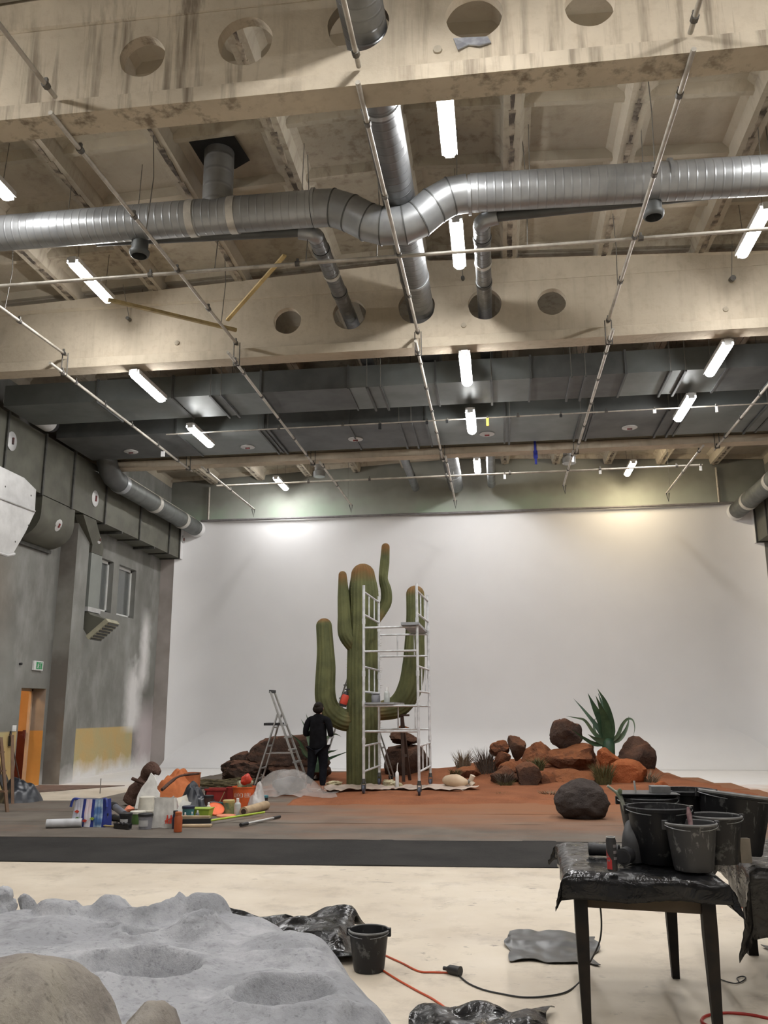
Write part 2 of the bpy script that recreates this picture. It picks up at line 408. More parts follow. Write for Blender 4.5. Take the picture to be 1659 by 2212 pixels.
for bi, y0 in enumerate((-11.2, -5.2, .8, 6.8, 12.8, 18.8)):
    for k in range(-nsl, nsl):
        xc = CX+(k+.5)*1.5
        tilt = math.atan(.045)*(1 if xc < CX else -1)
        child_copy(SLAB, 'ceiling_slab', ce, (xc, y0+.16, ztop(xc)+.002), (0, -tilt, 0))
# ragged mortar joints between the slabs
JM = MB()
for q in range(24):
    yy = q*.25; wv = .026+.022*rnd.random()
    JM.add([(-wv, yy, 0), (wv, yy, 0), (wv*rnd.uniform(.3, 1.2), yy+.25, 0), (-wv*rnd.uniform(.3, 1.2), yy+.25, 0), (-wv, yy, .03), (wv, yy, .03), (wv, yy+.25, .03), (-wv, yy+.25, .03)], [(3, 2, 1, 0), (0, 1, 5, 4), (2, 3, 7, 6), (1, 2, 6, 5), (3, 0, 4, 7)])
JME = JM.mesh('slab_joint', M_peel)
for y0 in (6.8, 18.8):
    for k in range(-5, 6): child_copy(JME, 'slab_joint', ce, (CX+k*1.5, y0+.2, ztop(CX+k*1.5)-.006))
# ---- roof beams with round holes
HX = [(-3.3, 7.90, .235), (-2.25, 7.95, .275), (-1.13, 8.0, .30), (-.02, 7.97, .27), (1.05, 7.94, .23)]
def beam_web(m, y0, y1, z0, z1):
    def quad(xa, xb): m.bb((xa, y0, z0), (xb, y1, z1))
    edges = []; 
    for hx, hz, r in HX:
        xa, xb = hx-.5, hx+.5
        edges.append((xa, xb)); N = 40; inn = []; outp = []
        for j in range(N):
            a = 2*math.pi*(j+.5)/N; inn.append((hx+r*math.cos(a)*(1+.012*math.sin(7*a)), hz+r*math.sin(a)*(1+.012*math.cos(5*a))))
            ca, sa = math.cos(a), math.sin(a); t = 1e9
            if ca > 1e-6: t = min(t, (xb-hx)/ca)
            if ca < -1e-6: t = min(t, (xa-hx)/ca)
            if sa > 1e-6: t = min(t, (z1-hz)/sa)
            if sa < -1e-6: t = min(t, (z0-hz)/sa)
            outp.append([hx+ca*t, hz+sa*t])
        for cxn, czn in ((xa, z0), (xb, z0), (xb, z1), (xa, z1)):
            j = min(range(N), key=lambda j: (outp[j][0]-cxn)**2+(outp[j][1]-czn)**2); outp[j] = [cxn, czn]
        vs_ = []
        for y in (y0, y1):
            vs_ += [(x, y, z) for x, z in inn]+[(x, y, z) for x, z in outp]
        fs = []
        for j in range(N):
            k = (j+1) % N
            fs += [(j, k, N+k, N+j), (2*N+j, 3*N+j, 3*N+k, 2*N+k), (j, 2*N+j, 2*N+k, k)]
        m.add(vs_, fs)
    xs = XL; 
    for xa, xb in edges:
        if xa-xs > .002: quad(xs, xa)
        xs = max(xs, xb)
    quad(xs, XR)
labels_b = ['roof beam behind the viewer', 'roof beam above the viewer', 'nearest stained concrete roof beam with five round holes',
            'middle whitewashed concrete roof beam with ducts passing through round holes', 'farthest concrete roof beam behind the rectangular ducts']
for bi, y in enumerate(beams_y):
    t = thing('roof_beam', labels_b[bi] if bi > 1 else 'concrete '+labels_b[bi], 'beam', (CX, y+.16, BZ), 0, 'concrete roof beams')
    m = MB(); m.add([(x, yy, zz) for x in (XL, XR) for yy, zz in ((y, BZ), (y+.32, BZ), (y+.32, BZ+.16), (y+.24, BZ+.20), (y+.08, BZ+.20), (y, BZ+.16))], [tuple(range(6)), tuple(range(11, 5, -1))]+[(i, 6+i, 6+(i+1) % 6, (i+1) % 6) for i in range(6)])
    MBM = M_beam1 if bi < 3 else M_beam; m.build('bottom_flange', MBM, t)
    w = MB(); beam_web(w, y+.10, y+.22, BZ+.19, 8.34); w.build('web', MBM, t)
    c = MB()
    for a, bq in ((XL, CX), (CX, XR)):
        vs_ = [(x, yy, z) for x in (a, bq) for yy, z in ((y+.09, 8.33), (y+.23, 8.33), (y+.30, ztop(x)), (y+.02, ztop(x)))]
        c.add(vs_, [(0, 1, 2, 3), (7, 6, 5, 4), (0, 4, 5, 1), (1, 5, 6, 2), (2, 6, 7, 3), (3, 7, 4, 0)])
    c.build('top_chord', MBM, t)
    if bi in (2, 3):
        pm = MB()
        for xx in (-5.2, -.37, 3.7):
            pm.lathe([(.045, 0), (.04, .02), (.0, .03)], 12)
            k = 12*3
            for q in range(len(pm.v)-k, len(pm.v)):
                vx, vy, vz = pm.v[q]; pm.v[q] = (xx+vx, y+.10-vz, 7.62+vy)
        pm.build('plug', M_slab, t, 50)
# grey tape under one hole of the nearest beam
tag(MB().add([(-.22, 6.88, 7.72), (.10, 6.88, 7.70), (.13, 6.88, 7.63), (.02, 6.87, 7.60), (-.08, 6.88, 7.63), (-.18, 6.87, 7.58), (-.22, 6.895, 7.72), (.10, 6.895, 7.70), (.13, 6.895, 7.63), (.02, 6.885, 7.60), (-.08, 6.895, 7.63), (-.18, 6.885, 7.58)], [(0, 1, 2, 3, 4, 5), (11, 10, 9, 8, 7, 6)]+[(i, 6+i, 6+(i+1) % 6, (i+1) % 6) for i in range(6)]).build('duct_tape', simple('silver_tape', (.42, .43, .46), (.3, .31, .34), 12, .35, .5)), 'torn silver tape under a hole of the nearest roof beam', 'tape')
# ---- the white cove (studio backdrop)
cy = thing('infinity_cove', 'matte white studio cove curving from wall to floor', 'backdrop', (CX, 24.9, 0))
CR_, CY0 = 1.10, 24.93
def cove(u, v):
    x = XL+.42+(XR-.40-XL-.42)*u
    if v > .5: return (x, CY0, CR_+(BZ-CR_)*(v-.5)*2)
    a = v*2*math.pi/2
    return (x, CY0-CR_+CR_*math.sin(a), CR_-CR_*math.cos(a)+.004)
MB().grid(cove, 6, 40).build('back_sweep', M_cyc, cy, 60)
for (xa, ya), (xb, yb_), s in (((XL+.42, 24.44), (-8.80, 25.0), 1), ((XR-.40, 24.44), (6.72, 25.0), -1)):
    m = MB(); P0, P1, P2 = Vector((xa, ya, 0)), Vector((xa+s*.32, 24.925, 0)), Vector((xa+s*1.25, 24.925, 0))
    def wing(u, v):
        p = P0*(1-u)**2+P1*2*u*(1-u)+P2*u*u; return (p.x, p.y, BZ*v)
    m.grid(wing, 24, 1, 0, s < 0); m.build('wing_panel', M_cyc, cy, 179)
m = MB().tube([(-8.95, 24.86, BZ+.02), (-1, 24.84, BZ+.0), (6.9, 24.86, BZ+.02)], .035, 8); m.build('top_rail', simple('grey_rail', (.20, .19, .19), None, 8, .6), cy, 60)
# ================================================================== lamps
LL = 1.25
def make_lamp(mat_d):
    t = thing('ceiling_lamp', 'lamp', 'lamp', (0, 0, 0), 0, 'tubular ceiling lamps')
    h = MB(); h.bb((-.09, -LL/2, .03), (.09, LL/2, .075)).bb((-.094, -LL/2, -.005), (-.086, LL/2, .03)).bb((.086, -LL/2, -.005), (.094, LL/2, .03)); h.build('housing', M_white, t, None, True)
    d = MB(); prof = [(math.cos(R_(a))*.084, math.sin(R_(a))*.075) for a in range(-180, 1, 20)]
    n = len(prof); ys = (-LL/2+.02, -LL/2+.05, LL/2-.05, LL/2-.02); ks = (.75, 1, 1, .75)
    vs_ = [(x*k, y, z*k) for y, k in zip(ys, ks) for x, z in prof]
    fs = [(i*n+j, i*n+j+1, (i+1)*n+j+1, (i+1)*n+j) for i in range(3) for j in range(n-1)]+[tuple(range(n-1, -1, -1)), tuple(3*n+j for j in range(n))]
    d.add(vs_, fs); d.build('diffuser', mat_d, t, 60, True)
    for s in (-1, 1): MB().bb((-.055, s*LL/2-.018, -.03), (.055, s*LL/2+.018, .078)).build('end_cap', M_white, t, None, True)
    return t
def lamp_wires(t, z):
    zt = ztop(t.location.x)+.24-t.location.z
    for s in (-1, 1): MB().tube([(0, s*.45, .07), (0, s*.5, zt)], .005, 5).build('hanger_wire', M_wire, t, None, True)
LAMPS = [(-.37, 8.5, 8.08, 'lit tubular lamp nearest, just behind the first roof beam right of the long duct'), (-.37, 11.15, 8.05, 'lit tubular lamp just beyond the jog of the big silver duct'),
 (-6.1, 8.6, 8.08, 'lit tubular lamp cut by the left edge above the silver duct'), (-6.05, 11.45, 8.05, 'lit tubular lamp below the silver duct at left, crossed by a thin tube'),
 (3.75, 11.4, 8.05, 'lit tubular lamp cut by the right edge under the silver duct'), (3.75, 8.65, 8.05, 'tubular lamp outside the right edge above the silver duct'),
 (-.37, 13.5, 7.1, 'middle lit lamp hanging in front of the nearer rectangular duct'), (-.37, 16.2, 7.1, 'middle lit lamp hanging under the farther rectangular duct beside a yellow tag'),
 (-5.92, 13.5, 7.1, 'leftmost lit lamp in front of the nearer rectangular duct'), (-5.95, 16.3, 7.1, 'leftmost lit lamp under the farther rectangular duct'),
 (3.72, 13.65, 7.1, 'rightmost lit lamp in front of the nearer rectangular duct'), (3.66, 16.0, 7.1, 'rightmost lit lamp under the farther rectangular duct, crossed by a rail'),
 (-.39, 22.9, 8.1, 'small middle lamp shining on the gable wall above the cactus'), (-6.2, 23.93, 8.1, 'small leftmost lamp shining on the gable wall'),
 (3.84, 23.78, 8.1, 'small warm lamp shining on the gable wall at right')]
LAMPS += [(x, y, 8.05, 'tubular lamp in the hall out of view, row %s pair %s' % (r, q)) for x, r in ((-6.05, 'left'), (-.37, 'middle'), (3.75, 'right')) for y, q in ((-6.9, 'rear'), (-2.6, 'back'), (2.9, 'overhead'), (5.2, 'near'), (19.85, 'behind the farthest beam'))]
l0 = make_lamp(M_tubelight); l0w = make_lamp(M_warmlight)
usedl = [False, False]
for i, (x, y, z, lb) in enumerate(LAMPS):
    warm = 'warm' in lb; src = l0w if warm else l0
    if not usedl[warm]: o = src; usedl[warm] = True; o.location = (x, y, z)
    else:
        o = src.copy(); col.objects.link(o); o.location = (x, y, z)
        for ch in src.children:
            if ch.name.startswith('hanger'): continue
            c = ch.copy(); col.objects.link(c); c.parent = o
    o['label'] = lb
for o in [o for o in list(col.objects) if o.name.startswith('ceiling_lamp')]: lamp_wires(o, 0)
# ================================================================== round ducts
MX = 9.8
main = thing('round_duct', 'big silver spiral duct crossing the hall with a dip in the middle', 'duct', (CX, MX, 7.9))
jog = [(-2.15, 7.94), (-1.93, 7.93), (-1.70, 7.83), (-1.47, 7.68), (-1.28, 7.61), (-1.0, 7.60), (-.82, 7.67), (-.62, 7.84), (-.40, 7.96), (-.18, 7.98)]
MB().tube([(-9.9, MX, 7.95), (-2.2, MX, 7.94)], .235, 28).build('duct_run', M_galvx, main, 60)
MB().tube([(-.15, MX, 7.98), (7.7, MX, 7.80)], .24, 28).build('duct_run', M_galvx, main, 60)
jt = MB().tube([(a, MX, c) for a, c in jog], .241, 28, False)
for k in range(len(jog)-1):
    g = MB(); ring = jt.v[k*28:(k+2)*28]
    g.add(ring, [(j, (j+1) % 28, 28+(j+1) % 28, 28+j) for j in range(28)]); g.build('elbow_gore', M_galv, main, 60)
    if k: g = MB(); c0 = Vector((jog[k][0], MX, jog[k][1])); d0 = (Vector((jog[k+1][0], 0, jog[k+1][1]))-Vector((jog[k-1][0], 0, jog[k-1][1]))).normalized()*.008; g.tube([c0-d0, c0+d0], .248, 28); g.build('gore_seam', M_galvd, main, 60)
for xx in (-3.82, -3.26): MB().tube([(xx-.05, MX, 7.94), (xx+.05, MX, 7.94)], .245, 28).build('joint_band', simple('foil_tape', (.62, .60, .55), (.5, .48, .44), 9, .4, .4) if xx < -3.5 else bpy.data.materials['foil_tape'], main, 60)
for xx in (-2.17, -.16, 2.3, 5.2): MB().tube([(xx-.02, MX, 7.95 if xx < 3 else 7.86), (xx+.02, MX, 7.95 if xx < 3 else 7.86)], .252, 28).build('joint_band', M_galv, main, 60)
bx = ay(472, 380, MX).x
MB().tube([(bx, MX, 8.0), (bx, MX, 9.02)], .20, 24).build('riser', M_galvz, main, 60)
MB().add([(bx-.33, MX-.3, 8.895), (bx+.30, MX-.32, 8.90), (bx+.36, MX+.22, 8.90), (bx+.1, MX+.38, 8.90), (bx-.30, MX+.30, 8.895)], [(4, 3, 2, 1, 0)]).build('ragged_opening', simple('opening_darkness', (.01, .01, .01), None, 8, .95), main)  # flat black sheet stands in for the darkness of the ceiling hole
for px, py in ((303, 520), (1410, 445)):
    c = ay(px, py, MX+.1)
    MB().lathe([(.11, .16), (.11, -.02), (.135, -.03), (.135, -.05), (.12, -.09), (.10, -.10), (.10, .1)], 18, (c.x, MX+.1, 7.60), 0, False, True).build('vent_stub', M_galvd, main, 50)
for xx in (-5.6, -4.6, -3.55, -2.35, -.32, .6, 2.0, 3.4): MB().tube([(xx, MX, 8.05), (xx+.02, MX, ztop(xx)+.2)], .006, 5).build('hanger_rod', M_wire, main)
ld = thing('round_duct', 'long round duct running away from the viewer through the middle holes of the beams', 'duct', (CX, 8, 8.0))
MB().tube([(-1.07, -6, 8.0), (-1.07, 24.6, 8.0)], .215, 28).build('duct_run', M_galvy, ld, 60)
for yy in (.5, 3.6, 8.0, 11.9, 14, 20.8, 23.1): MB().tube([(-1.07, yy-.03, 8.0), (-1.07, yy+.03, 8.0)], .226, 28).build('joint_band', M_galv, ld, 60)
for hx, hz, sx, lb in ((-2.25, 7.95, -1, 'thin branch duct with an elbow entering the second hole from left of the middle beam'), (-.02, 7.97, 1, 'thin branch duct with an elbow entering the beam hole right of the long duct')):
    t = thing('branch_duct', lb, 'duct', (hx, 10.2, 7.6))
    MB().tube([(hx, 10.25, 7.80), (hx, 10.55, 7.82), (hx, 13.6, hz), (hx, 24.45, hz)], .115, 20).build('duct_run', M_galvy, t, 60)
    MB().tube([(hx, 10.36, 7.81), (hx, 10.2, 7.79), (hx+sx*.06, 10.13, 7.80), (hx+sx*.2, 10.11, 7.82)], .11, 20).build('elbow', M_galv, t, 60)
    MB().tube([(hx+sx*.2, 10.11, 7.82), (hx+sx*3.0, 9.98, 7.83)], .075, 16).build('side_run', M_galvd, t, 60)
    for yy in (10.62, 11.35, 12.0, 20.9, 23.0):
        zz = 7.82+(hz-7.82)*min(1, (yy-10.55)/3.05)
        MB().tube([(hx, yy-.04, zz), (hx, yy+.04, zz)], .125, 20).build('joint_band', bpy.data.materials['foil_tape'] if yy == 11.35 else M_galvd, t, 60)
# far duct stubs under the ceiling near the gable
for px, py, Y, lb in ((690, 1010, 23.6, 'short silver duct stub hanging near the gable, left of the middle'), (1228, 978, 21.0, 'short silver duct stub hanging near the gable, right of the middle')):
    c = ay(px, py, Y); t = thing('duct_stub', lb, 'duct', (c.x, Y, c.z-.2))
    MB().tube([(c.x, Y, c.z-.15), (c.x, Y, ztop(c.x)+.25)], .14, 20).build('pipe', M_galvz, t, 60)
    MB().lathe([(.17, -.28), (.17, -.12), (.14, -.1)], 20, (c.x, Y, c.z), 0, True, True).build('collar', M_galv, t, 50)
# ================================================================== rectangular ducts
def rect_duct(y0, y1, z0, z1, lb, joints):
    t = thing('rectangular_duct', lb, 'duct', (CX, (y0+y1)/2, z0))
    js = [-9.3]+joints+[7.4]
    for a, bq in zip(js[:-1], js[1:]):
        MB().bb((a+.004, y0, z0), (bq-.004, y1, z1)).build('duct_section', M_galvd if rnd.random() < .3 else M_galvr, t)
        if bq < 7.3: MB().bb((bq-.018, y0-.025, z0-.025), (bq+.018, y1+.02, z1+.02)).build('flange', M_galvd, t)
    return t
M_galvr = simple('grey_galvanised_panel', (.19, .205, .20), (.145, .158, .153), 1.3, .45, .55)
A_ = rect_duct(14.55, 15.7, 7.30, 7.72, 'nearer rectangular sheet metal duct spanning the hall', [-7.4, -5.9, -4.2, -2.55, -.95, .75, 2.4, 4.1, 5.7])
B_ = rect_duct(16.58, 18.28, 7.30, 7.80, 'farther rectangular sheet metal duct with round hatches underneath', [-6.6, -4.7, -2.9, -1.3, .3, 2.0, 3.9, 5.6])
for o, ys in ((A_, (14.5, 15.75)), (B_, (16.55, 18.32))):
    for xx in (-5.15, -4.95, -2.2, -1.95, .05, 1.45, 1.7, 3.15, 3.4, 5.0):
        x2 = xx+(.0 if o is A_ else .35)
        MB().bb((x2-.02, ys[0], 7.255), (x2+.02, ys[1], 7.29)).build('support_rail', M_galvd, o)
        for yy in ys: MB().tube([(x2, yy, 7.27), (x2, yy, ztop(x2)+.2)], .007, 5).build('hanger_rod', M_wire, o)
hme = MB().lathe([(.16, 0), (.16, -.012), (.14, -.02), (.0, -.025)], 24).mesh('hatch', M_galvb, 50)
M_knob = simple('red_black_knob', (.25, .03, .03), (.05, .03, .03), 8, .5)
kme = MB().bb((-.05, -.015, -.05), (.05, .015, -.02)).mesh('knob', M_knob)
def put_hatch(me, km, par, loc, rot=(0, 0, 0), sc_=(1, 1, 1)):
    h = child_copy(me, 'hatch', par, loc, rot, sc_); child_copy(km, 'knob', h, (0, 0, 0)); return h
for px, py in ((283, 975), (535, 965), (768, 948), (1052, 937), (1360, 923)):
    c = fl(px, py, 7.3); put_hatch(hme, kme, B_, Vector((c.x, c.y, 7.298))-wloc(B_))
# ducts along the left wall
wd = thing('wall_duct', 'greenish rectangular duct running along the left wall under the beams', 'duct', (-9.7, 19, 6.02))
js = [11.0, 13.2, 14.9, 16.35, 17.63, 19.3, 21.37, 23.46, 24.30]
X0, X1 = -9.98, -9.40
for a, bq in zip(js[:-1], js[1:]):
    m = MB(); m.bb((X0, a+.01, 6.02), (X1, bq-.01, 7.30))
    # cross-broken sheet: a shallow pyramid on the room face
    ym, zm = (a+bq)/2, 6.66
    m.add([(X1, a+.03, 6.05), (X1, bq-.03, 6.05), (X1, bq-.03, 7.27), (X1, a+.03, 7.27), (X1+.022, ym, zm)], [(0, 1, 4), (1, 2, 4), (2, 3, 4), (3, 0, 4)])
    m.build('duct_section', M_wduct, wd)
for j in js[1:]: MB().bb((X0, j-.025, 5.985), (X1+.04, j+.025, 7.335)).build('flange', M_seam, wd)
MB().bb((X0, 24.33, 6.03), (X1, 24.92, 7.22)).build('white_end_section', M_cyc, wd)
for yy in (20.3, 22.4): MB().bb((X0, yy-.03, 5.95), (X1+.03, yy+.03, 6.01)).build('support_rail', M_seam, wd)
hvme = MB().lathe([(.17, 0), (.17, .012), (.15, .02), (.0, .024)], 24).xform(Matrix.Rotation(R_(90), 4, 'Y')).mesh('hatch', M_galvb, 50)
kvme = MB().bb((-.06, -.018, .02), (.06, .018, .05)).xform(Matrix.Rotation(R_(90), 4, 'Y')).mesh('knob', M_knob)
for px, py in ((25, 953), (205, 1077)):
    c = ax(px, py, X1+.012); put_hatch(hvme, kvme, wd, c-wloc(wd), (0, 0, 0), (1, 1, 1.15))
c = ax(400, 1168, X1); put_hatch(hvme, kvme, wd, Vector((X1, 24.6, c.z))-wloc(wd), (0, 0, 0), (1, .7, .7))
# bullnose branch turning into the wall
br = thing('duct_branch', 'rounded duct branch turning into the left wall below the long wall duct', 'duct', (-9.7, 17, 5.0))
prof = [(-9.985, 6.0), (-9.40, 6.0), (-9.40, 5.62)]+[(-9.985+.585*math.cos(R_(a)), 5.62-.52*math.sin(R_(a))) for a in range(15, 91, 15)]
n = len(prof); vs_ = [(x, y, z) for y in (16.42, 17.85) for x, z in prof]
MB().add(vs_, [tuple(range(n)), tuple(range(2*n-1, n-1, -1))]+[(i, n+i, n+(i+1) % n, (i+1) % n) for i in range(n)]).build('branch_body', M_wduct, br, 40)
MB().bb((-9.99, 16.36, 5.02), (-9.92, 17.9, 5.10)).build('wall_collar', M_seam, br)
put_hatch(hvme, kvme, br, Vector((-9.43, 17.2, 5.52))-wloc(br), (0, R_(20), 0), (1, .8, .8))
# dropping duct with grille
dd = thing('drop_duct', 'rectangular duct dropping down the left wall to a louvred outlet', 'duct', (-9.6, 19.4, 3.3))
def loft(m, rings):
    vs_ = []; k = len(rings[0])
    for r in rings: vs_ += r
    fs = [tuple(range(k-1, -1, -1)), tuple((len(rings)-1)*k+i for i in range(k))]
    for q in range(len(rings)-1):
        for i in range(k): fs.append((q*k+i, q*k+(i+1) % k, (q+1)*k+(i+1) % k, (q+1)*k+i))
    return m.add(vs_, fs)
def rect(x0, x1, y0, y1, z): return [(x0, y0, z), (x1, y0, z), (x1, y1, z), (x0, y1, z)]
loft(MB(), [rect(-9.83, -9.58, 19.13, 19.72, 5.28), rect(-9.80, -9.55, 19.10, 19.70, 5.45), rect(-9.58, -9.38, 18.2, 18.85, 5.99)]).build('offset_section', M_wduct, dd)
MB().bb((-9.83, 19.15, 3.98), (-9.58, 19.72, 5.27)).build('straight_section', simple('pale_green_duct', (.26, .275, .255), (.22, .235, .215), 1.5, .6, .25), dd)
MB().bb((-9.86, 19.11, 3.86), (-9.55, 19.76, 3.97)).build('flange', M_galvb, dd)
loft(MB(), [rect(-9.83, -9.58, 19.15, 19.72, 3.86), [(-9.83, 19.15, 3.70), (-9.50, 19.15, 3.78), (-9.50, 19.72, 3.78), (-9.83, 19.72, 3.70)], [(-9.55, 19.15, 3.30), (-9.12, 19.15, 3.66), (-9.12, 19.72, 3.66), (-9.55, 19.72, 3.30)]]).build('outlet', M_wduct, dd)
GF = loft(MB(), [[(-9.57, 19.12, 3.28), (-9.10, 19.12, 3.68), (-9.10, 19.75, 3.68), (-9.57, 19.75, 3.28)], [(-9.50, 19.12, 3.20), (-9.03, 19.12, 3.60), (-9.03, 19.75, 3.60), (-9.50, 19.75, 3.20)]]).build('grille_frame', simple('ivory_grille', (.42, .40, .29), None, 4, .6), dd)
for k in range(7):
    t_ = (k+.5)/7; x = -9.50+.47*t_; z = 3.20+.40*t_
    MB().bar((x+.012, 19.16, z-.012), (x+.012, 19.71, z-.012), .012, .045, (.2, 0, 1)).build('louvre', M_seam, GF)
put_hatch(hvme, kvme, dd, Vector((-9.53, 19.36, 5.62))-wloc(dd), (0, 0, 0), (1, .6, .6))
# bright transition piece cut by the left edge
sp = thing('duct_transition', 'bright galvanised duct hood cut off by the left edge', 'duct', (-9.2, 14.4, 4.4))
poly = [(12.9, 5.98), (15.0, 5.98), (15.46, 5.86), (15.49, 5.40), (15.22, 4.95), (14.85, 4.45), (14.6, 4.38), (12.9, 4.4)]
n = len(poly)
MB().add([(x, y, z) for x in (-9.97, -9.0) for y, z in poly], [tuple(range(n)), tuple(range(2*n-1, n-1, -1))]+[(i, (i+1) % n, n+(i+1) % n, n+i) for i in range(n)]).build('hood', M_galvb, sp)
MB().tube([(-8.985, 12.9, 5.36), (-8.985, 14.6, 5.40), (-8.985, 15.46, 5.42)], .02, 8).build('seam', M_galvb, sp)
MB().tube([(-8.99, 14.88, 4.46), (-8.97, 14.6, 4.38), (-8.97, 13.2, 4.40)], .03, 8).build('rolled_edge', M_galvb, sp)
rv = MB()
for yy, zz in ((13.6, 5.6), (14.4, 5.65), (15.3, 5.7), (15.3, 5.1), (14.9, 4.7), (14.2, 4.6)): rv.lathe([(.02, 0), (.0, .012)], 8)
for i in range(6):
    yy, zz = ((13.6, 5.6), (14.4, 5.65), (15.3, 5.7), (15.3, 5.1), (14.9, 4.7), (14.2, 4.6))[i]
    for q in range(i*16, i*16+16):
        x, y, z = rv.v[q]; rv.v[q] = (-9.0+z, yy+x, zz+y)
rv.build('rivets', M_seam, sp)
# round ducts on top of the wall ducts, both sides
def side_round(s, lb, xx):
    t = thing('round_duct', lb, 'duct', (xx, 21, 6.7))
    MB().tube([(xx, 19.2, 6.98), (xx, 24.75, 6.98)], .235, 24).build('duct_run', M_galvq, t, 60)
    MB().tube([(xx-s*.02, 18.36, 7.75), (xx, 18.40, 7.42), (xx, 18.58, 7.15), (xx, 18.85, 7.02), (xx, 19.22, 6.98)], .24, 24).build('elbow', M_galvd, t, 60)
    for yy in (19.25, 21.35, 23.4): MB().tube([(xx, yy-.1, 6.98), (xx, yy+.1, 6.98)], .25, 24).build('joint_band', bpy.data.materials['foil_tape'] if yy > 20 else M_galv, t, 60)
    MB().tube([(xx, 24.55, 6.98), (xx, 24.80, 6.98)], .242, 24).build('white_end', M_cyc, t, 60)
    MB().tube([(xx+.02, 19.4, 7.24), (xx+.02, 24.5, 7.24)], .02, 8).build('top_rail', M_tube, t, 60)
    return t
M_galvq = m_galv('grey_green_round_duct', 1, (.16, .168, .16), .5, 3)
side_round(1, 'grey round duct with taped joints running above the left wall duct', -9.02)
side_round(-1, 'grey round duct with taped joints running along the right wall', 6.82)
wd2 = thing('wall_duct', 'greenish rectangular duct running along the right wall', 'duct', (7.5, 22, 6.02))
for a, bq in ((18.9, 21.2), (21.2, 23.3), (23.3, 24.3)):
    MB().bb((7.2, a+.01, 6.02), (7.78, bq-.01, 7.30)).build('duct_section', M_wduct, wd2)
    MB().bb((7.16, bq-.025, 5.985), (7.79, bq+.025, 7.335)).build('flange', M_seam, wd2)
MB().bb((7.2, 24.33, 6.03), (7.78, 24.92, 7.22)).build('white_end_section', M_cyc, wd2)
# bright rolled duct lying near the wall at the left
t = thing('duct_tube', 'pale rolled duct lying along the top of the left wall duct', 'duct', (-9.25, 15.4, 7.3))
MB().tube([(-9.25, 14.75, 7.50), (-9.25, 16.15, 7.50)], .19, 22).build('pipe', M_galvb, t, 60)
MB().tube([(-9.25, 16.15, 7.50), (-9.25, 16.3, 7.50)], .16, 22).build('black_end', M_black, t, 60)
# ================================================================== rigging tubes
def rig(name, lb, a, bq, r=.03, clamps=(), cat='tube', group='scaffold tubes under the beams', mat=None):
    a, bq = Vector(a), Vector(bq)
    t = thing(name, lb, cat, (a+bq)/2, 0, group)
    MB().tube([a, bq], r, 10).build('pipe', mat or M_tube, t, 60)
    for k in clamps:
        p = a.lerp(bq, k); d = (bq-a).normalized()
        MB().tube([p-d*.03, p+d*.03], r*1.55, 8).bar(p+Vector((0, 0, r)), p+Vector((0, 0, r+.05)), .03, .03).build('clamp', M_clamp, t)
    return t
names_x = {-7.1: 'leftmost', -4.1: 'second from left', -1.1: 'middle', 1.88: 'second from right', 4.9: 'rightmost'}
for x, nm in names_x.items():
    if abs(x) < 4.5: rig('rigging_tube', nm+' tube running overhead up to the nearest beam', (x, .9, 7.18), (x, 6.76, 7.41), .024, (.55, .97))
    rig('rigging_tube', nm+' lengthwise tube between the nearest and the middle beam', (x, 6.7, 7.19), (x, 12.76, 7.46), .024, (.1, .32, .55, .76, .985))
    tb2 = rig('rigging_tube', nm+' lengthwise tube passing below the rectangular ducts', (x, 12.28, 7.12), (x, 18.95, 7.13), .025, (.06, .13, .3, .48, .68, .86, .97))
    for y, z in ((12.74, 7.12), (18.7, 7.13)):
        h = tb2
        MB().tube([(x-.05, y, z-.04), (x-.05, y-.01, z+.36)], .009, 6).tube([(x+.05, y, z-.04), (x+.05, y-.01, z+.36)], .009, 6).tube([(x-.05, y, z-.04), (x+.05, y, z-.04)], .012, 6).build('strap', M_clamp, h)
for x, y1, nm in ((-6.7, 22.9, 'leftmost'), (-3.9, 22.8, 'second from left'), (-1.02, 22.7, 'middle'), (1.8, 21.5, 'second from right'), (4.56, 22.75, 'rightmost')):
    h = rig('rigging_tube', nm+' short tube between the farthest beam and the cove', (x, 18.5, 7.10), (x, y1, 7.10), .025, (.1, .5))
    MB().tube([(x, y1-.5, 7.1), (x, y1-.5, ztop(x)+.2)], .006, 5).build('wire', M_wire, h)
    MB().tube([(x-.03, y1-.12, 7.08), (x+.02, y1-.1, 6.85), (x+.05, y1-.1, 7.08)], .012, 6).build('strap', M_black, h)
rig('rigging_tube', 'long crosswise tube in front of the middle beam', (-9.6, 10.12, 7.33), (7.4, 10.05, 7.33), .024, (.12, .3, .42, .68))
rig('rigging_tube', 'long crosswise tube in front of the gable wall', (-7.0, 20.5, 7.17), (5.0, 20.52, 7.22), .024, (.2, .33, .49, .62, .8, .95))
rig('cable_rail', 'thin crosswise rail under the farther rectangular duct', (-6.6, 16.05, 7.09), (5.3, 15.9, 7.09), .014, (.2, .31, .52, .6, .74), 'rail')
for xx, yy in ((-7.1, 9.8), (-4.1, 9.0), (-4.1, 11.6), (1.88, 8.4), (1.88, 11.3), (-1.1, 11.5), (-2.0, 10.08), (-4.5, 10.08), (.9, 10.08), (3.6, 10.08)):
    pass
k = 0
HW = [(-4.1, 9.0, 7.30), (-4.1, 11.9, 7.42), (1.88, 8.6, 7.28), (1.88, 11.6, 7.41), (-7.1, 10.9, 7.38), (-2.35, 10.1, 7.35), (-3.6, 10.1, 7.35), (.55, 10.08, 7.35), (3.6, 10.06, 7.35), (-1.4, 10.1, 7.35)]
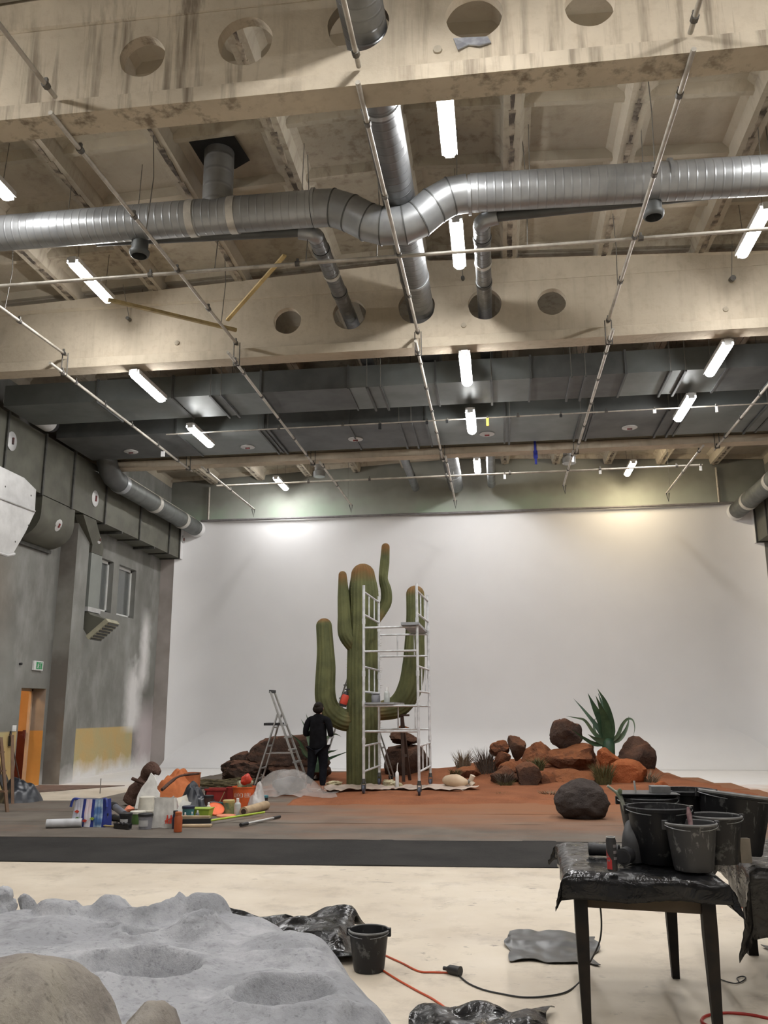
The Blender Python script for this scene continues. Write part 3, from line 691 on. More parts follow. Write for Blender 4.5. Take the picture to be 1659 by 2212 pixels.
HWn = ['second left tube near the silver duct', 'second left tube by the yellow planks', 'second right tube above the silver duct', 'second right tube below the silver duct', 'leftmost tube', 'crosswise tube by the left branch duct', 'crosswise tube above the planks', 'crosswise tube by the right branch duct', 'crosswise tube at the right', 'crosswise tube beside the long duct']
for (x, y, z), nm in zip(HW, HWn):
    tag(MB().tube([(x, y, z), (x+.03, y+.05, (z+ztop(x)+.2)/2), (x, y, ztop(x)+.24)], .007, 5).build('hanger_wire', M_wire), 'thin wire from the ceiling to the '+nm, 'wire')
# timber planks caught on a tube
p1a, p1b = Vector((-5.5, 10.93, 7.45)), Vector((-3.98, 12.3, 7.50))
tag(MB().bar(p1a, p1b, .05, .05).build('timber_plank', M_wood), 'brown timber plank lying across the second left tube', 'plank')
tag(MB().bar((-4.05, 12.05, 7.56), (-2.68, 10.25, 7.56), .055, .03, (0, 0, 1)).build('timber_plank', simple('fresh_timber', (.62, .47, .20), (.5, .37, .15), 3, .7)), 'pale yellow timber batten sticking out from the second left tube', 'plank')
# small things clipped to the rails
def clip_tag(px, py, z, lb, mat, s=.05, h=.12):
    c = fl(px, py, z)
    if abs(c.y-16) < 1.2: c.y = 16.05-.15*(c.x+6.6)/11.9; c.z = 7.085
    elif c.y > 19: c.y = 20.51; c.z = 7.17+.05*(c.x+7)/12-.02
    t = thing('rail_clip', lb, 'clip', c)
    MB().box((c.x, c.y, c.z-h/2), (s, .03, h)).build('tag', mat, t); MB().box((c.x, c.y, c.z+.02), (.03, .05, .05)).build('jaw', M_clamp, t)
M_yel = simple('yellow_plastic', (.70, .48, .06), None, 6, .5); M_blue = simple('blue_strap', (.03, .05, .42), (.02, .03, .3), 8, .6)
clip_tag(1053, 905, 7.07, 'yellow tag clipped beside the middle far lamp', M_yel, .05, .16)
clip_tag(818, 910, 7.07, 'black clip on the thin rail left of the middle', M_black, .06, .12)
clip_tag(1547, 880, 7.07, 'white tag on the thin rail right of the crossed lamp', M_white, .04, .12)
clip_tag(1410, 893, 7.07, 'white clip on the thin rail left of the crossed lamp', M_white, .06, .08)
clip_tag(1212, 893, 7.07, 'black clip on the thin rail right of the middle', M_black, .05, .06)
clip_tag(920, 903, 7.07, 'black clip on the thin rail beside the middle tube', M_black, .05, .06)
clip_tag(965, 905, 7.07, 'second black clip on the thin rail past the middle tube', M_black, .05, .06)
clip_tag(1090, 1026, 7.18, 'white clip on the crosswise tube in front of the gable', M_white, .06, .12)
clip_tag(1296, 1017, 7.18, 'white clip on the crosswise tube right of the gable middle', M_white, .06, .1)
clip_tag(1510, 1012, 7.18, 'white clip near the right end of the crosswise gable tube', M_white, .05, .12)
clip_tag(352, 975, 7.1, 'white clip on the leftmost tube under the far duct', M_white, .08, .12)
s0 = ay(1155, 951, 18.78); s1 = ay(1158, 1003, 18.78)
tag(MB().bar(s0, s1, .025, .05).bar(s0.lerp(s1, .45), s0.lerp(s1, .75), .08, .09).build('ratchet_strap', M_blue), 'blue strap hanging from the farthest beam', 'strap')
# small dark spotlights near the middle beam
for px, py, lb in ((1580, 604, 'small dark device fixed to the middle beam at right'), (1000, 603, 'small dark plug on the middle beam under the second lamp'), (280, 690, 'small dark plug on the middle beam at left')):
    c = ay(px, py, 12.87); t = thing('beam_sensor', lb, 'sensor', c)
    MB().tube([c, c+Vector((0, -.10, -.02))], .045 if px > 1200 else .03, 12).build('body', M_clamp, t, 50)
    MB().tube([c+Vector((0, -.03, .03)), c+Vector((-.02, -.3, .5))], .005, 5).build('cable', M_wire, t)
# conduits at the gable corners
for px, lb in ((447, 'pale conduit standing on the gable wall at left'), (1556, 'pale conduit standing on the gable wall at right')):
    a = ay(px, 1128 if px < 900 else 1088, 24.85); tag(MB().tube([(a.x, 24.95, BZ+.05), (a.x, 24.95, 8.35)], .035, 10).build('conduit', M_tube, None, 60), lb, 'pipe')
# ================================================================== carpets and sand
def m_carpet(name, c, c2, dust):
    n = NT(name); o = n.xyz()
    k = n.mix(n.mr(n.noise(1.3, 5), .38, .64), c, c2)
    k = n.mix(n.mul(n.mr(n.noise(60, 2), .5, .8), .4), k, sh(c2, 1.5))
    if dust:
        # trodden red sand: thick beside the set, thinning out towards the paint pots
        e = n.ma('ADD', n.mul(n.mr(o[0], -4.6, -1.2), n.mr(o[1], 11.0, 14.8)), n.mr(n.noise(1.1, 5, n.scale((.5, 1.5, 1)), .65), 0, 1, -.55, .55))
        k = n.mix(n.mul(n.mr(e, .05, .85), .9), k, (.27, .125, .066))
    n.bump(n.noise(70, 3), .4, .01)
    return n.out(k, .95, 0, .1)
M_blackcarpet = m_carpet('black_felt', (.028, .027, .026), (.040, .038, .036), False)
M_greycarpet = m_carpet('grey_felt', (.165, .143, .122), (.12, .104, .088), True)
M_greycarpet2 = m_carpet('worn_grey_felt', (.18, .158, .134), (.13, .113, .096), True)
def carpet(x0, x1, y0, y1, z, mat, lb, seed, sl=.035):
    r = random.Random(seed)
    NX = 60
    def fn(u, v):
        x = x0+(x1-x0)*u; y = (y0 if v < .5 else y1)+sl*x+.02*nz(x, seed, 0, .9)
        rip = .012*max(0, nz(x*1.1, seed*3.1+v*2)) if v in (0, 1) else 0
        return (x, y, z+rip+.004)
    def fnb(u, v): p = fn(u, v); return (p[0], p[1], z-.003)
    m = MB(); m.grid(fn, NX, 1)
    w = NX+1
    o = len(m.v); m.grid(fnb, NX, 1, 0, True)
    for i in range(NX):
        m.f.append((i+1, i, o+i, o+i+1)); m.mi.append(0)
        m.f.append((w+i, w+i+1, o+w+i+1, o+w+i)); m.mi.append(0)
    m.f.append((0, w, o+w, o)); m.f.append((NX, o+NX, o+w+NX, w+NX)); m.mi += [0, 0]
    return tag(m.build('carpet_strip', mat), lb, 'carpet', 'felt strips laid across the floor')
carpet(-9.4, 7.6, 9.34, 11.10, .004, M_blackcarpet, 'black felt strip nearest, laid across the cream floor', 1)
ys = [11.06, 12.55, 13.75, 15.35]
nm = ['greyish felt strip under the paint pots, next to the black one', 'greyish felt strip behind the paint pots', 'third grey felt strip, dusted with red sand']
for i in range(3): carpet(-9.4, 7.5, ys[i], ys[i+1]+.02, .008+i*.002, M_greycarpet2 if i == 1 else M_greycarpet, nm[i], 3+i)
ys = [15.30, 16.7, 18.1, 19.5, 20.9, 22.3]; xe = [4.9, 4.9, 4.75, 4.4, 4.0]
nm = ['fourth', 'fifth', 'sixth', 'seventh', 'farthest']
for i in range(5): carpet(-7.3+.1*i, xe[i], ys[i], ys[i+1]+.03, .010+i*.006, (M_greycarpet2, M_greycarpet)[i % 2], nm[i]+' felt strip counted from the viewer, sticking out right of the sand', 9+i, .01)
def HS(x, y):
    g = lambda cx, cy_, sx, sy: math.exp(-((x-cx)/sx)**2-((y-cy_)/sy)**2)
    h = .055+.48*g(2.1, 20.4, 1.6, 1.0)+.28*g(-.1, 20.4, 1.1, 1.0)+.14*g(-2.2, 20.8, 1.7, 1.1)+.05*g(3.2, 17.8, 1.2, 1)
    return h+.035*nz(x, y, 0, 1.1)+.02*nz(x, y, 3, 3.0)
def ES(x, y):
    e = min((x+5.0)/.8, (4.75-x-.35*max(0, y-18))/.8, (y-15.05-.06*x+.25*max(0, -x-2.5))/.6, (22.0-y)/.8)
    if x < -3.6: e = min(e, (y-16.1)/.6)
    return e+.35*nz(x, y, 7, .9)+.22*nz(x, y, 5, 2.6)
def sand_z(x, y):
    e = ES(x, y); return max(-.02, HS(x, y)*max(0, min(1, e))**.7+.004)
def m_sand():
    n = NT('red_desert_sand')
    c = n.mix(n.mr(n.noise(1.6, 5), .36, .66), (.27, .105, .052), (.20, .078, .04))
    c = n.mix(n.mul(n.mr(n.noise(40, 3), .5, .75), .4), c, (.38, .16, .075))
    n.bump(n.noise(9, 6), .5, .04)
    return n.out(c, .95, 0, .1)
M_sand = m_sand()
SM = MB(); NXs, NYs = 230, 170; sx0, sx1, sy0, sy1 = -5.9, 5.2, 13.9, 22.6
def sg(i, j): return sx0+(sx1-sx0)*i/NXs, sy0+(sy1-sy0)*j/NYs
idx = {}
for j in range(NYs+1):
    for i in range(NXs+1):
        x, y = sg(i, j); idx[i, j] = len(SM.v); e = ES(x, y); SM.v.append((x, y, -.012 if e <= 0 else sand_z(x, y)))
for j in range(NYs):
    for i in range(NXs):
        if max(ES(*sg(i+a, j+b)) for a in (0, 1) for b in (0, 1)) > 0:
            SM.f.append((idx[i, j], idx[i+1, j], idx[i+1, j+1], idx[i, j+1])); SM.mi.append(0)
tag(SM.build('desert_sand', M_sand, None, 179), 'red desert sand heaped around the cactus and rocks', 'sand', None, 'stuff')
# ================================================================== rocks
def m_rock(name, c1, c2, dust=.5, dc=(.36, .13, .05)):
    n = NT(name)
    c = n.mix(n.mr(n.noise(3.0, 6, None, .65), .36, .66), c1, c2)
    c = n.mix(n.mul(n.mr(n.noise(16, 5), .55, .75), .5), c, sh(c1, .45))
    g = n.node('ShaderNodeNewGeometry'); s = n.node('ShaderNodeSeparateXYZ'); n.t.links.new(g.outputs['Normal'], s.inputs[0])
    d = n.mul(n.mr(n.ma('ADD', s.outputs[2], n.mr(n.noise(5, 4), 0, 1, -.5, .5)), .2, .8), dust)
    c = n.mix(d, c, dc)
    n.bump(n.noise(7, 6, None, .68), .9, .09)
    return n.out(c, .9, 0, .15)
M_rk_dark = m_rock('dark_brown_rock', (.058, .040, .034), (.10, .066, .05), .2)
M_rk_brown = m_rock('brown_rock', (.115, .066, .045), (.065, .042, .034), .3)
M_rk_mid = m_rock('rusty_rock', (.20, .085, .046), (.11, .055, .036), .6)
M_rk_orange = m_rock('orange_rock', (.40, .12, .045), (.30, .09, .036), .4, (.40, .14, .055))
M_rk_grey = m_rock('charcoal_rock', (.075, .062, .056), (.05, .042, .04), .12, (.11, .08, .065))
_ico = {}
def ico(sub):
    if sub not in _ico:
        bm = bmesh.new(); bmesh.ops.create_icosphere(bm, subdivisions=sub, radius=1)
        bm.verts.index_update(); _ico[sub] = ([v.co.copy() for v in bm.verts], [tuple(v.index for v in f.verts) for f in bm.faces]); bm.free()
    return _ico[sub]
def rock_mesh(lo, hi, seed, cuts=14, sub=4, rough=.06, crack=False, hr=None):
    r = random.Random(seed); V, Fs = ico(sub); pl = []
    for _ in range(cuts):
        d = Vector((r.gauss(0, 1), r.gauss(0, 1), r.gauss(0, 1))).normalized(); pl.append((d, r.uniform(*(hr or ((.55, .88) if cuts <= 9 else (.62, .95))))))
    pts = []
    off = Vector((seed*3.7, seed*1.3, seed*.7))
    for v in V:
        rad = 1.12
        for d, h in pl:
            k = v.dot(d)
            if k > .05: rad = min(rad, h/k)
        nn = mnoise.fractal(v*1.6+off, 1.0, 2.0, 5)
        rad *= 1+rough*(nn*1.5+1.1*abs(mnoise.noise(v*3.1+off))-.5)
        p = v*rad
        if crack and abs(p.z+.25) < .05: p *= .95
        pts.append(p)
    mn = [min(p[i] for p in pts) for i in range(3)]; mx = [max(p[i] for p in pts) for i in range(3)]
    out = [tuple(lo[i]+(p[i]-mn[i])/(mx[i]-mn[i])*(hi[i]-lo[i]) for i in range(3)) for p in pts]
    return MB().add(out, Fs)
def rock(lb, bx_, Y, mat, seed, cuts=14, sub=4, rough=.06, dep=.85, crack=False, sink=.08, name='rock', group=None):
    x0, y0, x1, y1 = bx_
    a = ay(x0, (y0+y1)/2, Y); c = ay(x1, (y0+y1)/2, Y); zt = ay((x0+x1)/2, y0, Y).z; zb = ay((x0+x1)/2, y1, Y).z
    w = c.x-a.x
    o = rock_mesh((a.x, Y-w*dep/2, zb-sink), (c.x, Y+w*dep/2, zt), seed, cuts, sub, rough, crack).build(name, mat, None, 24 if name == 'rock' else 60)
    return tag(o, lb, 'rock', group)
rock('big rounded dark boulder behind the step ladder', (540, 1585, 722, 1690), 19.6, M_rk_dark, 3, 10, 5, .06, .8, True)
rock('craggy dark brown rock left of the big rounded boulder', (466, 1640, 566, 1692), 18.9, M_rk_dark, 8, 18, 5, .14)
rock('knobbly brown rock on top of the craggy rock left of the ladder', (497, 1622, 545, 1655), 19.2, M_rk_dark, 21, 12, 4, .1)
rock('large brown rock behind the scaffold tower', (832, 1607, 932, 1690), 20.2, M_rk_dark, 5, 11, 4, .06)
rock('flat dark rock balanced on the rock behind the scaffold', (842, 1578, 906, 1611), 20.2, M_rk_dark, 12, 12, 4, .08, .8, False, 0)
rock('small reddish stone topping the rock stack behind the scaffold', (858, 1566, 884, 1582), 20.2, M_rk_mid, 14, 10, 3, .06, .8, False, 0)
RK = 'rocks heaped on the right of the set'
for lb, bx_, Y, mt, sd, cu, ru in [
 ('dark boulder perched on top of the heap left of the agave', (1186, 1551, 1258, 1616), 20.0, M_rk_dark, 31, 11, .08),
 ('large dark rounded boulder right of the agave', (1325, 1589, 1418, 1690), 20.0, M_rk_dark, 34, 9, .07),
 ('small bright orange rock below the agave', (1290, 1614, 1338, 1656), 19.3, M_rk_orange, 35, 9, .05),
 ('big bright orange slab leaning in front of the dark boulder', (1318, 1638, 1400, 1704), 18.8, M_rk_orange, 36, 8, .05),
 ('wide rusty rock in the middle of the heap', (1175, 1605, 1298, 1672), 19.7, M_rk_mid, 37, 13, .08),
 ('rounded brown rock left of the wide rusty rock', (1125, 1601, 1210, 1655), 20.1, M_rk_mid, 38, 10, .06),
 ('small split brown stone at the left top of the heap', (1056, 1598, 1101, 1627), 19.6, M_rk_mid, 39, 10, .08),
 ('grey brown cracked stone beside the split stone', (1096, 1588, 1137, 1634), 19.6, M_rk_brown, 40, 9, .06),
 ('small rusty stone under the split stone', (1068, 1623, 1104, 1650), 19.4, M_rk_mid, 41, 9, .05),
 ('dark layered stone low at the left of the heap', (1058, 1652, 1124, 1694), 18.9, M_rk_brown, 42, 10, .07),
 ('pointed brown stone standing in the sand at the front', (1114, 1645, 1172, 1708), 18.5, M_rk_brown, 43, 7, .04),
 ('long rusty ledge stone behind the charcoal boulder', (1176, 1660, 1296, 1700), 18.9, M_rk_mid, 44, 12, .07),
 ('rusty flat stone between the pointed stone and the ledge', (1164, 1666, 1200, 1704), 18.7, M_rk_mid, 45, 8, .05),
 ('reddish flat stone capping the dark layered stone', (1075, 1643, 1135, 1662), 19.1, M_rk_mid, 46, 9, .05),
 ('small bright orange block lying apart on the sand at right', (1413, 1687, 1448, 1723), 17.2, M_rk_orange, 47, 8, .04),
 ('rusty stone at the foot of the orange slab', (1352, 1692, 1396, 1722), 18.2, M_rk_mid, 48, 10, .07),
 ('small rusty stone beside the charcoal boulder', (1165, 1700, 1190, 1716), 18.0, M_rk_mid, 49, 9, .06),
 ('low reddish rock at the left foot of the heap', (985, 1655, 1040, 1684), 19.4, M_rk_mid, 50, 9, .05)]:
    rock(lb, bx_, Y, mt, sd, cu, 4 if bx_[2]-bx_[0] > 40 else 3, ru, .85, False, .10, 'rock', RK)
rock('large charcoal coloured round boulder on the carpet in front', (1196, 1680, 1315, 1773), 13.42, M_rk_grey, 66, 2, 5, .07, .9, False, .05, 'boulder')
# ================================================================== plants
def leaf(path, w, th=.012, fold=.25):
    # a thick pointed leaf folded along its midrib
    pts = catmull(path, 5); k = len(pts); m = MB(); vs_ = []
    for i, p in enumerate(pts):
        t = i/(k-1); ww = w*(.62+.9*t if t < .2 else .80*(1-((t-.2)/.8))**1.05+.02)*.58
        d = (pts[min(i+1, k-1)]-pts[max(i-1, 0)]).normalized()
        sd = d.cross(Vector((0, 1, 0))); sd = sd.normalized() if sd.length > 1e-4 else Vector((1, 0, 0)); nn = sd.cross(d).normalized()
        tt = th*(1-.7*t)
        vs_ += [p-sd*ww-nn*ww*fold, p+nn*tt*.3, p+sd*ww-nn*ww*fold, p+nn*tt*1.5]
    fs = []
    for i in range(k-1):
        for j in range(4): fs.append((i*4+j, i*4+(j+1) % 4, i*4+4+(j+1) % 4, i*4+4+j))
    fs += [(0, 1, 2, 3), tuple((k-1)*4+j for j in (3, 2, 1, 0))]
    return m.add(vs_, fs)
M_agave = simple('dark_agave_green', (.022, .060, .030), (.045, .095, .045), 5, .5)
M_agave2 = simple('pale_agave_green', (.10, .15, .085), (.06, .11, .06), 5, .5)
def agave(lb, Y, base, leaves):
    b0 = ay(base[0], base[1], Y); t = thing('agave', lb, 'plant', b0)
    MB().lathe([(.13, -.25), (.14, 0), (.08, .09), (.02, .12)], 14, b0).build('core', M_agave, t, 60)
    for i, (pts, w, dy, mt) in enumerate(leaves):
        P = [b0+Vector((0, 0, .0))]+[ay(px, py, Y+dy*(q+1)/len(pts)) for q, (px, py) in enumerate(pts)]
        leaf(P, w*mpp(Y)).build('leaf', mt, t, 60)
agave('tall dark green agave standing on the right rock heap', 19.7, (1314, 1606), [
 ([(1290, 1570), (1262, 1535), (1239, 1509)], 12, .3, M_agave), ([(1303, 1565), (1285, 1530), (1270, 1498)], 27, -.2, M_agave),
 ([(1316, 1560), (1308, 1520), (1291, 1488)], 25, -.3, M_agave), ([(1308, 1560), (1298, 1530), (1287, 1503)], 22, -.4, M_agave),
 ([(1312, 1560), (1304, 1530), (1292, 1497)], 20, .2, M_agave), ([(1285, 1585), (1264, 1557), (1246, 1551), (1223, 1547)], 9, -.3, M_agave2),
 ([(1290, 1590), (1283, 1570), (1284, 1556), (1289, 1551)], 7, .5, M_agave2), ([(1285, 1607), (1262, 1595), (1248, 1585), (1234, 1575)], 10, -.5, M_agave),
 ([(1295, 1600), (1282, 1594), (1270, 1586)], 15, -.3, M_agave2), ([(1333, 1590), (1344, 1566), (1356, 1553), (1367, 1556), (1371, 1572), (1368, 1592)], 8, -.2, M_agave2),
 ([(1338, 1595), (1350, 1580), (1357, 1562), (1358, 1547)], 12, .2, M_agave2)])
agave('agave with dark drooping leaves half hidden behind the person', 18.3, (682, 1640), [
 ([(660, 1628), (648, 1604), (627, 1584)], 13, -.2, M_agave), ([(668, 1600), (660, 1572), (650, 1553)], 11, .2, M_agave2), ([(672, 1590), (666, 1560), (661, 1541)], 9, .1, M_agave2),
 ([(680, 1590), (678, 1560), (677, 1545)], 9, .1, M_agave2), ([(705, 1640), (728, 1632), (756, 1622)], 9, .5, M_agave), ([(710, 1625), (722, 1622), (730, 1619)], 6, -.3, M_agave),
 ([(700, 1600), (722, 1586), (737, 1591)], 8, .2, M_agave2), ([(664, 1630), (653, 1617), (643, 1612)], 11, -.3, M_agave2)])
def tuft(lb, px, py, Y, h, spread, n, mat, seed, name='grass_tuft'):
    r = random.Random(seed); b0 = ay(px, py, Y)
    m = MB()
    for i in range(n):
        a = r.uniform(0, 6.28); rr = r.random()**.6*spread*.45; hh = h*r.uniform(.55, 1.05); ln = spread*r.uniform(.2, .9)
        q0 = b0+Vector((math.cos(a)*rr, math.sin(a)*rr, -.04)); q1 = q0+Vector((math.cos(a)*ln*.35, math.sin(a)*ln*.35, hh*.6)); q2 = q0+Vector((math.cos(a)*ln+r.uniform(-.05, .05), math.sin(a)*ln, hh))
        w = .006+h*.006; s = Vector((-math.sin(a), math.cos(a), 0))*w if i % 2 else Vector((w, 0, 0))
        m.add([q0-s, q0+s, q1+s*.7, q1-s*.7, q2], [(0, 1, 2, 3), (3, 2, 4)])
    return tag(m.build(name, mat), lb, 'grass', 'dry grass tufts in the sand')
M_gdry = simple('dry_dark_grass', (.13, .10, .075), (.07, .055, .045), 20, .9); M_gpale = simple('pale_dry_grass', (.26, .21, .14), (.17, .13, .09), 20, .9)
M_ggreen = simple('olive_grass', (.12, .115, .045), (.075, .075, .03), 20, .9)
tuft('pale dry grass tuft standing alone on the sand ridge', 1000, 1660, 20.2, .46, .30, 130, M_gpale, 1)
tuft('dark dry grass tuft at the left end of the rock heap', 1052, 1672, 19.6, .62, .40, 190, M_gdry, 2)
tuft('small olive tuft at the foot of the ridge by the sandbag', 983, 1672, 19.0, .16, .2, 90, M_ggreen, 3)
tuft('round dry tuft in front of the layered stone', 1090, 1700, 18.3, .18, .22, 130, M_ggreen, 4)
tuft('round dry tuft lowest in the sand front', 1086, 1724, 16.6, .15, .18, 130, M_ggreen, 5)
tuft('round dry tuft beside the charcoal boulder', 1186, 1722, 16.5, .17, .22, 140, M_gpale, 6)
tuft('olive grass in the gap of the rock heap', 1162, 1660, 18.9, .28, .26, 150, M_ggreen, 7)
tuft('large olive grass clump below the small orange rock', 1305, 1695, 18.4, .48, .30, 260, M_ggreen, 8)
tuft('grass clump against the right side of the dark boulder', 1400, 1692, 18.9, .30, .34, 150, M_gpale, 9)
tuft('small dry tuft between the orange slab and the lone block', 1362, 1722, 17.0, .15, .2, 120, M_ggreen, 10)
tuft('dry grass in front of the dark layered stone', 1090, 1690, 18.5, .26, .28, 130, M_gdry, 11)
# ================================================================== giant cactus
def m_cactus():
    n = NT('cactus_skin')
    c = n.mix(n.mr(n.noise(2.6, 5), .36, .64), (.145, .152, .066), (.09, .098, .045))
    c = n.mix(n.mul(n.mr(n.noise(1.0, 5, n.scale((9, 9, .8)), .6), .52, .68), .6), c, (.17, .17, .07))
    at = n.node('ShaderNodeAttribute'); at.attribute_name = 'tip'
    c = n.mix(n.ma('MINIMUM', n.mul(at.outputs['Fac'], n.mr(n.noise(6, 4), .25, .6, .5, 1.0)), 1), c, (.22, .115, .045))
    n.bump(n.noise(30, 4), .4, .015)
    return n.out(c, .8, 0, .2)
M_cactus = m_cactus()
def cactus_part(name, parent, pts, rads, ribs, tipl):
    # ribbed column along a path, closed by a dome at its end
    P = catmull(pts, 8); k = len(P); n = ribs*4
    rr = []
    for i in range(k):
        t = i/(k-1)*(len(rads)-1); a = min(int(t), len(rads)-2); rr.append(rads[a]*(1-t+a)+rads[a+1]*(t-a))
    d = (P[-1]-P[-2]).normalized(); rl = rr[-1]
    for q in range(1, 7):
        a = q/6*math.pi/2; P.append(P[k-1]+d*rl*math.sin(a)*1.0); rr.append(max(.004, rl*math.cos(a)))
    prof = [1+.045*(abs(math.cos(j/4*math.pi))*2-1) for j in range(n)]
    m = MB().tube(P, rr, n, True, 0, prof)
    o = m.build(name, M_cactus, parent, 179)
    at = o.data.attributes.new('tip', 'FLOAT', 'POINT')
    L = [0]
    for i in range(1, len(P)): L.append(L[-1]+(P[i]-P[i-1]).length)
    vals = []
    for i in range(len(P)):
        s_ = L[-1]-L[i]; v = max(0, 1-s_/tipl) if tipl > 0 else 0
        v = max(v, .55*max(0, 1-L[i]/.4)) if name == 'arm' else v
        vals += [min(1, v*1.6)]*n
    vals += [0]*(len(o.data.vertices)-len(vals)); at.data.foreach_set('value', vals[:len(o.data.vertices)])
    return o
CYc = 18.45
ct = thing('giant_cactus', 'giant green saguaro cactus prop with four raised arms', 'cactus', (ay(785, 1697, CYc).x, CYc, 0))
def cp(l, Y0=CYc, dy=()): return [ay(px, py, Y0+(dy[i] if i < len(dy) else (dy[-1] if dy else 0))) for i, (px, py) in enumerate(l)]
cactus_part('trunk', ct, cp([(786, 1712), (785, 1620), (784, 1520), (783, 1420), (786, 1330), (785, 1275), (784, 1242)]), [.345, .345, .335, .315, .325, .31, .25], 22, .45)
cactus_part('arm', ct, cp([(775, 1545), (748, 1556), (718, 1540), (703, 1505), (704, 1440), (703, 1400), (700, 1352)], dy=(0, -.05, -.15, -.2)), [.20, .22, .215, .215, .20, .175, .165], 15, .12)
cactus_part('arm', ct, cp([(778, 1410), (762, 1392), (747, 1368), (744, 1330), (742, 1290), (740, 1242)], dy=(0, -.1, -.2, -.22)), [.15, .16, .165, .14, .125, .085], 13, .35)
cactus_part('arm', ct, cp([(808, 1345), (823, 1322), (834, 1300), (834, 1275), (828, 1250), (831, 1215), (833, 1182)], dy=(.1, .3, .35, .35)), [.10, .115, .125, .12, .10, .105, .09], 12, .3)
cactus_part('arm', ct, cp([(800, 1536), (830, 1534), (862, 1523), (884, 1490), (893, 1440), (896, 1380), (898, 1330), (897, 1284)], dy=(0, .1, .2, .25)), [.18, .20, .235, .255, .235, .205, .20, .195], 16, .25)
sp_m = MB(); r = random.Random(5)
for q in range(420):
    a = r.uniform(0, 6.28); z = r.uniform(.1, 4.3); x = ct.location.x+.02+math.cos(a)*.34; y = CYc+math.sin(a)*.34
    d = Vector((math.cos(a)+r.uniform(-.4, .4), math.sin(a)+r.uniform(-.4, .4), r.uniform(-.5, .5))).normalized()*r.uniform(.04, .09)
    sp_m.add([(x, y, z-.003), (x, y, z+.003), (x+d.x, y+d.y, z+d.z)], [(0, 1, 2)])
o = sp_m.build('spines', simple('cactus_spines', (.22, .18, .10), None, 9, .9), ct); o['kind'] = 'stuff'
# ================================================================== scaffold tower
M_scaf = simple('white_painted_tube', (.66, .67, .68), (.50, .51, .52), 9, .45)
M_plank = simple('grey_scaffold_board', (.34, .35, .36), (.24, .25, .26), 5, .6)
M_wheel = simple('blue_grey_castor', (.06, .075, .11), (.035, .04, .06), 9, .5)
FLp, FRp, BRp, BLp = (-2.53, 16.27), (-1.50, 16.22), (-1.43, 17.92), (-2.47, 17.95)
sc = thing('scaffold_tower', 'white tubular scaffold tower on castors in front of the cactus', 'scaffold', (-2.0, 17.1, 0))
def zpx(py, px=790, Y=16.25): return ay(px, py, Y).z
ZT = zpx(1264)
for (x, y) in (FLp, FRp, BRp, BLp):
    z0 = max(.03, sand_z(x, y))
    MB().tube([(x, y, z0+.22), (x, y, ZT)], .026, 12).build('post', M_scaf, sc, 60)
    for zj in (zpx(1342), zpx(1520), zpx(1600), zpx(1455)): MB().tube([(x, y, zj-.05), (x, y, zj+.05)], .033, 12).build('coupler', M_scaf, sc, 60)
    w = MB().bar((x-.035, y, z0+.07), (x-.035, y, z0+.20), .012, .05, (0, 1, 0)).bar((x+.035, y, z0+.07), (x+.035, y, z0+.20), .012, .05, (0, 1, 0)).tube([(x, y, z0+.18), (x, y, z0+.26)], .034, 12)
    w = w.build('castor', M_galvd, sc, 40); MB().tube([(x-.02, y, z0+.075), (x+.02, y, z0+.075)], .075, 18).build('wheel', M_wheel, w, 40)
def rung(a, b, z, r=.02, z2=None): MB().tube([(a[0], a[1], z), (b[0], b[1], z if z2 is None else z2)], r, 10).build('rung', M_scaf, sc, 60)
for a, b in ((FLp, BLp), (FRp, BRp)):
    for p1_, p2_ in ((1278, 1327), (1440, 1494), (1612, 1667)):
        z1, z2 = zpx(p1_), zpx(p2_); rung(a, b, z1); rung(a, b, z2)
        for t_ in (.33, .68):
            x, y = a[0]+(b[0]-a[0])*t_, a[1]+(b[1]-a[1])*t_
            MB().tube([(x, y, z2), (x, y, z1)], .014, 8).build('upright_bar', M_scaf, sc, 60)
for py in (1356, 1407, 1525, 1580):
    rung(FLp, FRp, zpx(py)); rung(BLp, BRp, zpx(py))
for p1_, p2_ in ((1356, 1407), (1525, 1580)):
    for t_ in (.38, .72):
        x, y = BLp[0]+(BRp[0]-BLp[0])*t_, BLp[1]+(BRp[1]-BLp[1])*t_
        MB().tube([(x, y, zpx(p2_)), (x, y, zpx(p1_))], .014, 8).build('upright_bar', M_scaf, sc, 60)
zpl = zpx(1525)+.03
MB().bb((-2.50, 16.2, zpl), (-1.95, 18.0, zpl+.035)).build('platform', M_plank, sc)
zpu = zpx(1356)+.03
MB().bb((-1.80, 16.12, zpu), (-1.46, 18.0, zpu+.05)).build('platform', M_plank, sc)
# bottles on the lower platform
def bottle(name, lb, c, r, h, mb, mc, cat='bottle', neck=.4, caph=.2):
    t = thing(name, lb, cat, c)
    MB().lathe([(r*.95, 0), (r, .01), (r, h*.62), (r*.85, h*.70), (r*neck, h*.78)], 16, c).build('body', mb, t, 50)
    MB().lathe([(r*neck*1.15, h*.77), (r*neck*1.15, h*.77+h*caph), (r*neck*.8, h*.79+h*caph)], 12, c).build('cap', mc, t, 50)
    return t
M_clear = simple('cloudy_plastic', (.50, .52, .50), (.4, .42, .4), 8, .3)
M_greyp = simple('grey_plastic', (.24, .24, .26), (.18, .18, .2), 8, .5)
c0 = Vector((-2.12, 16.5, zpl+.036))
bottle('spray_bottle', 'clear pump bottle on the lower scaffold platform', c0, .055, .27, M_clear, M_white, neck=.45, caph=.28)
c0 = Vector((-2.34, 16.55, zpl+.036))
bottle('paint_can', 'dark grey can on the lower scaffold platform', c0, .085, .20, M_greyp, M_greyp, 'can', .9, .05)
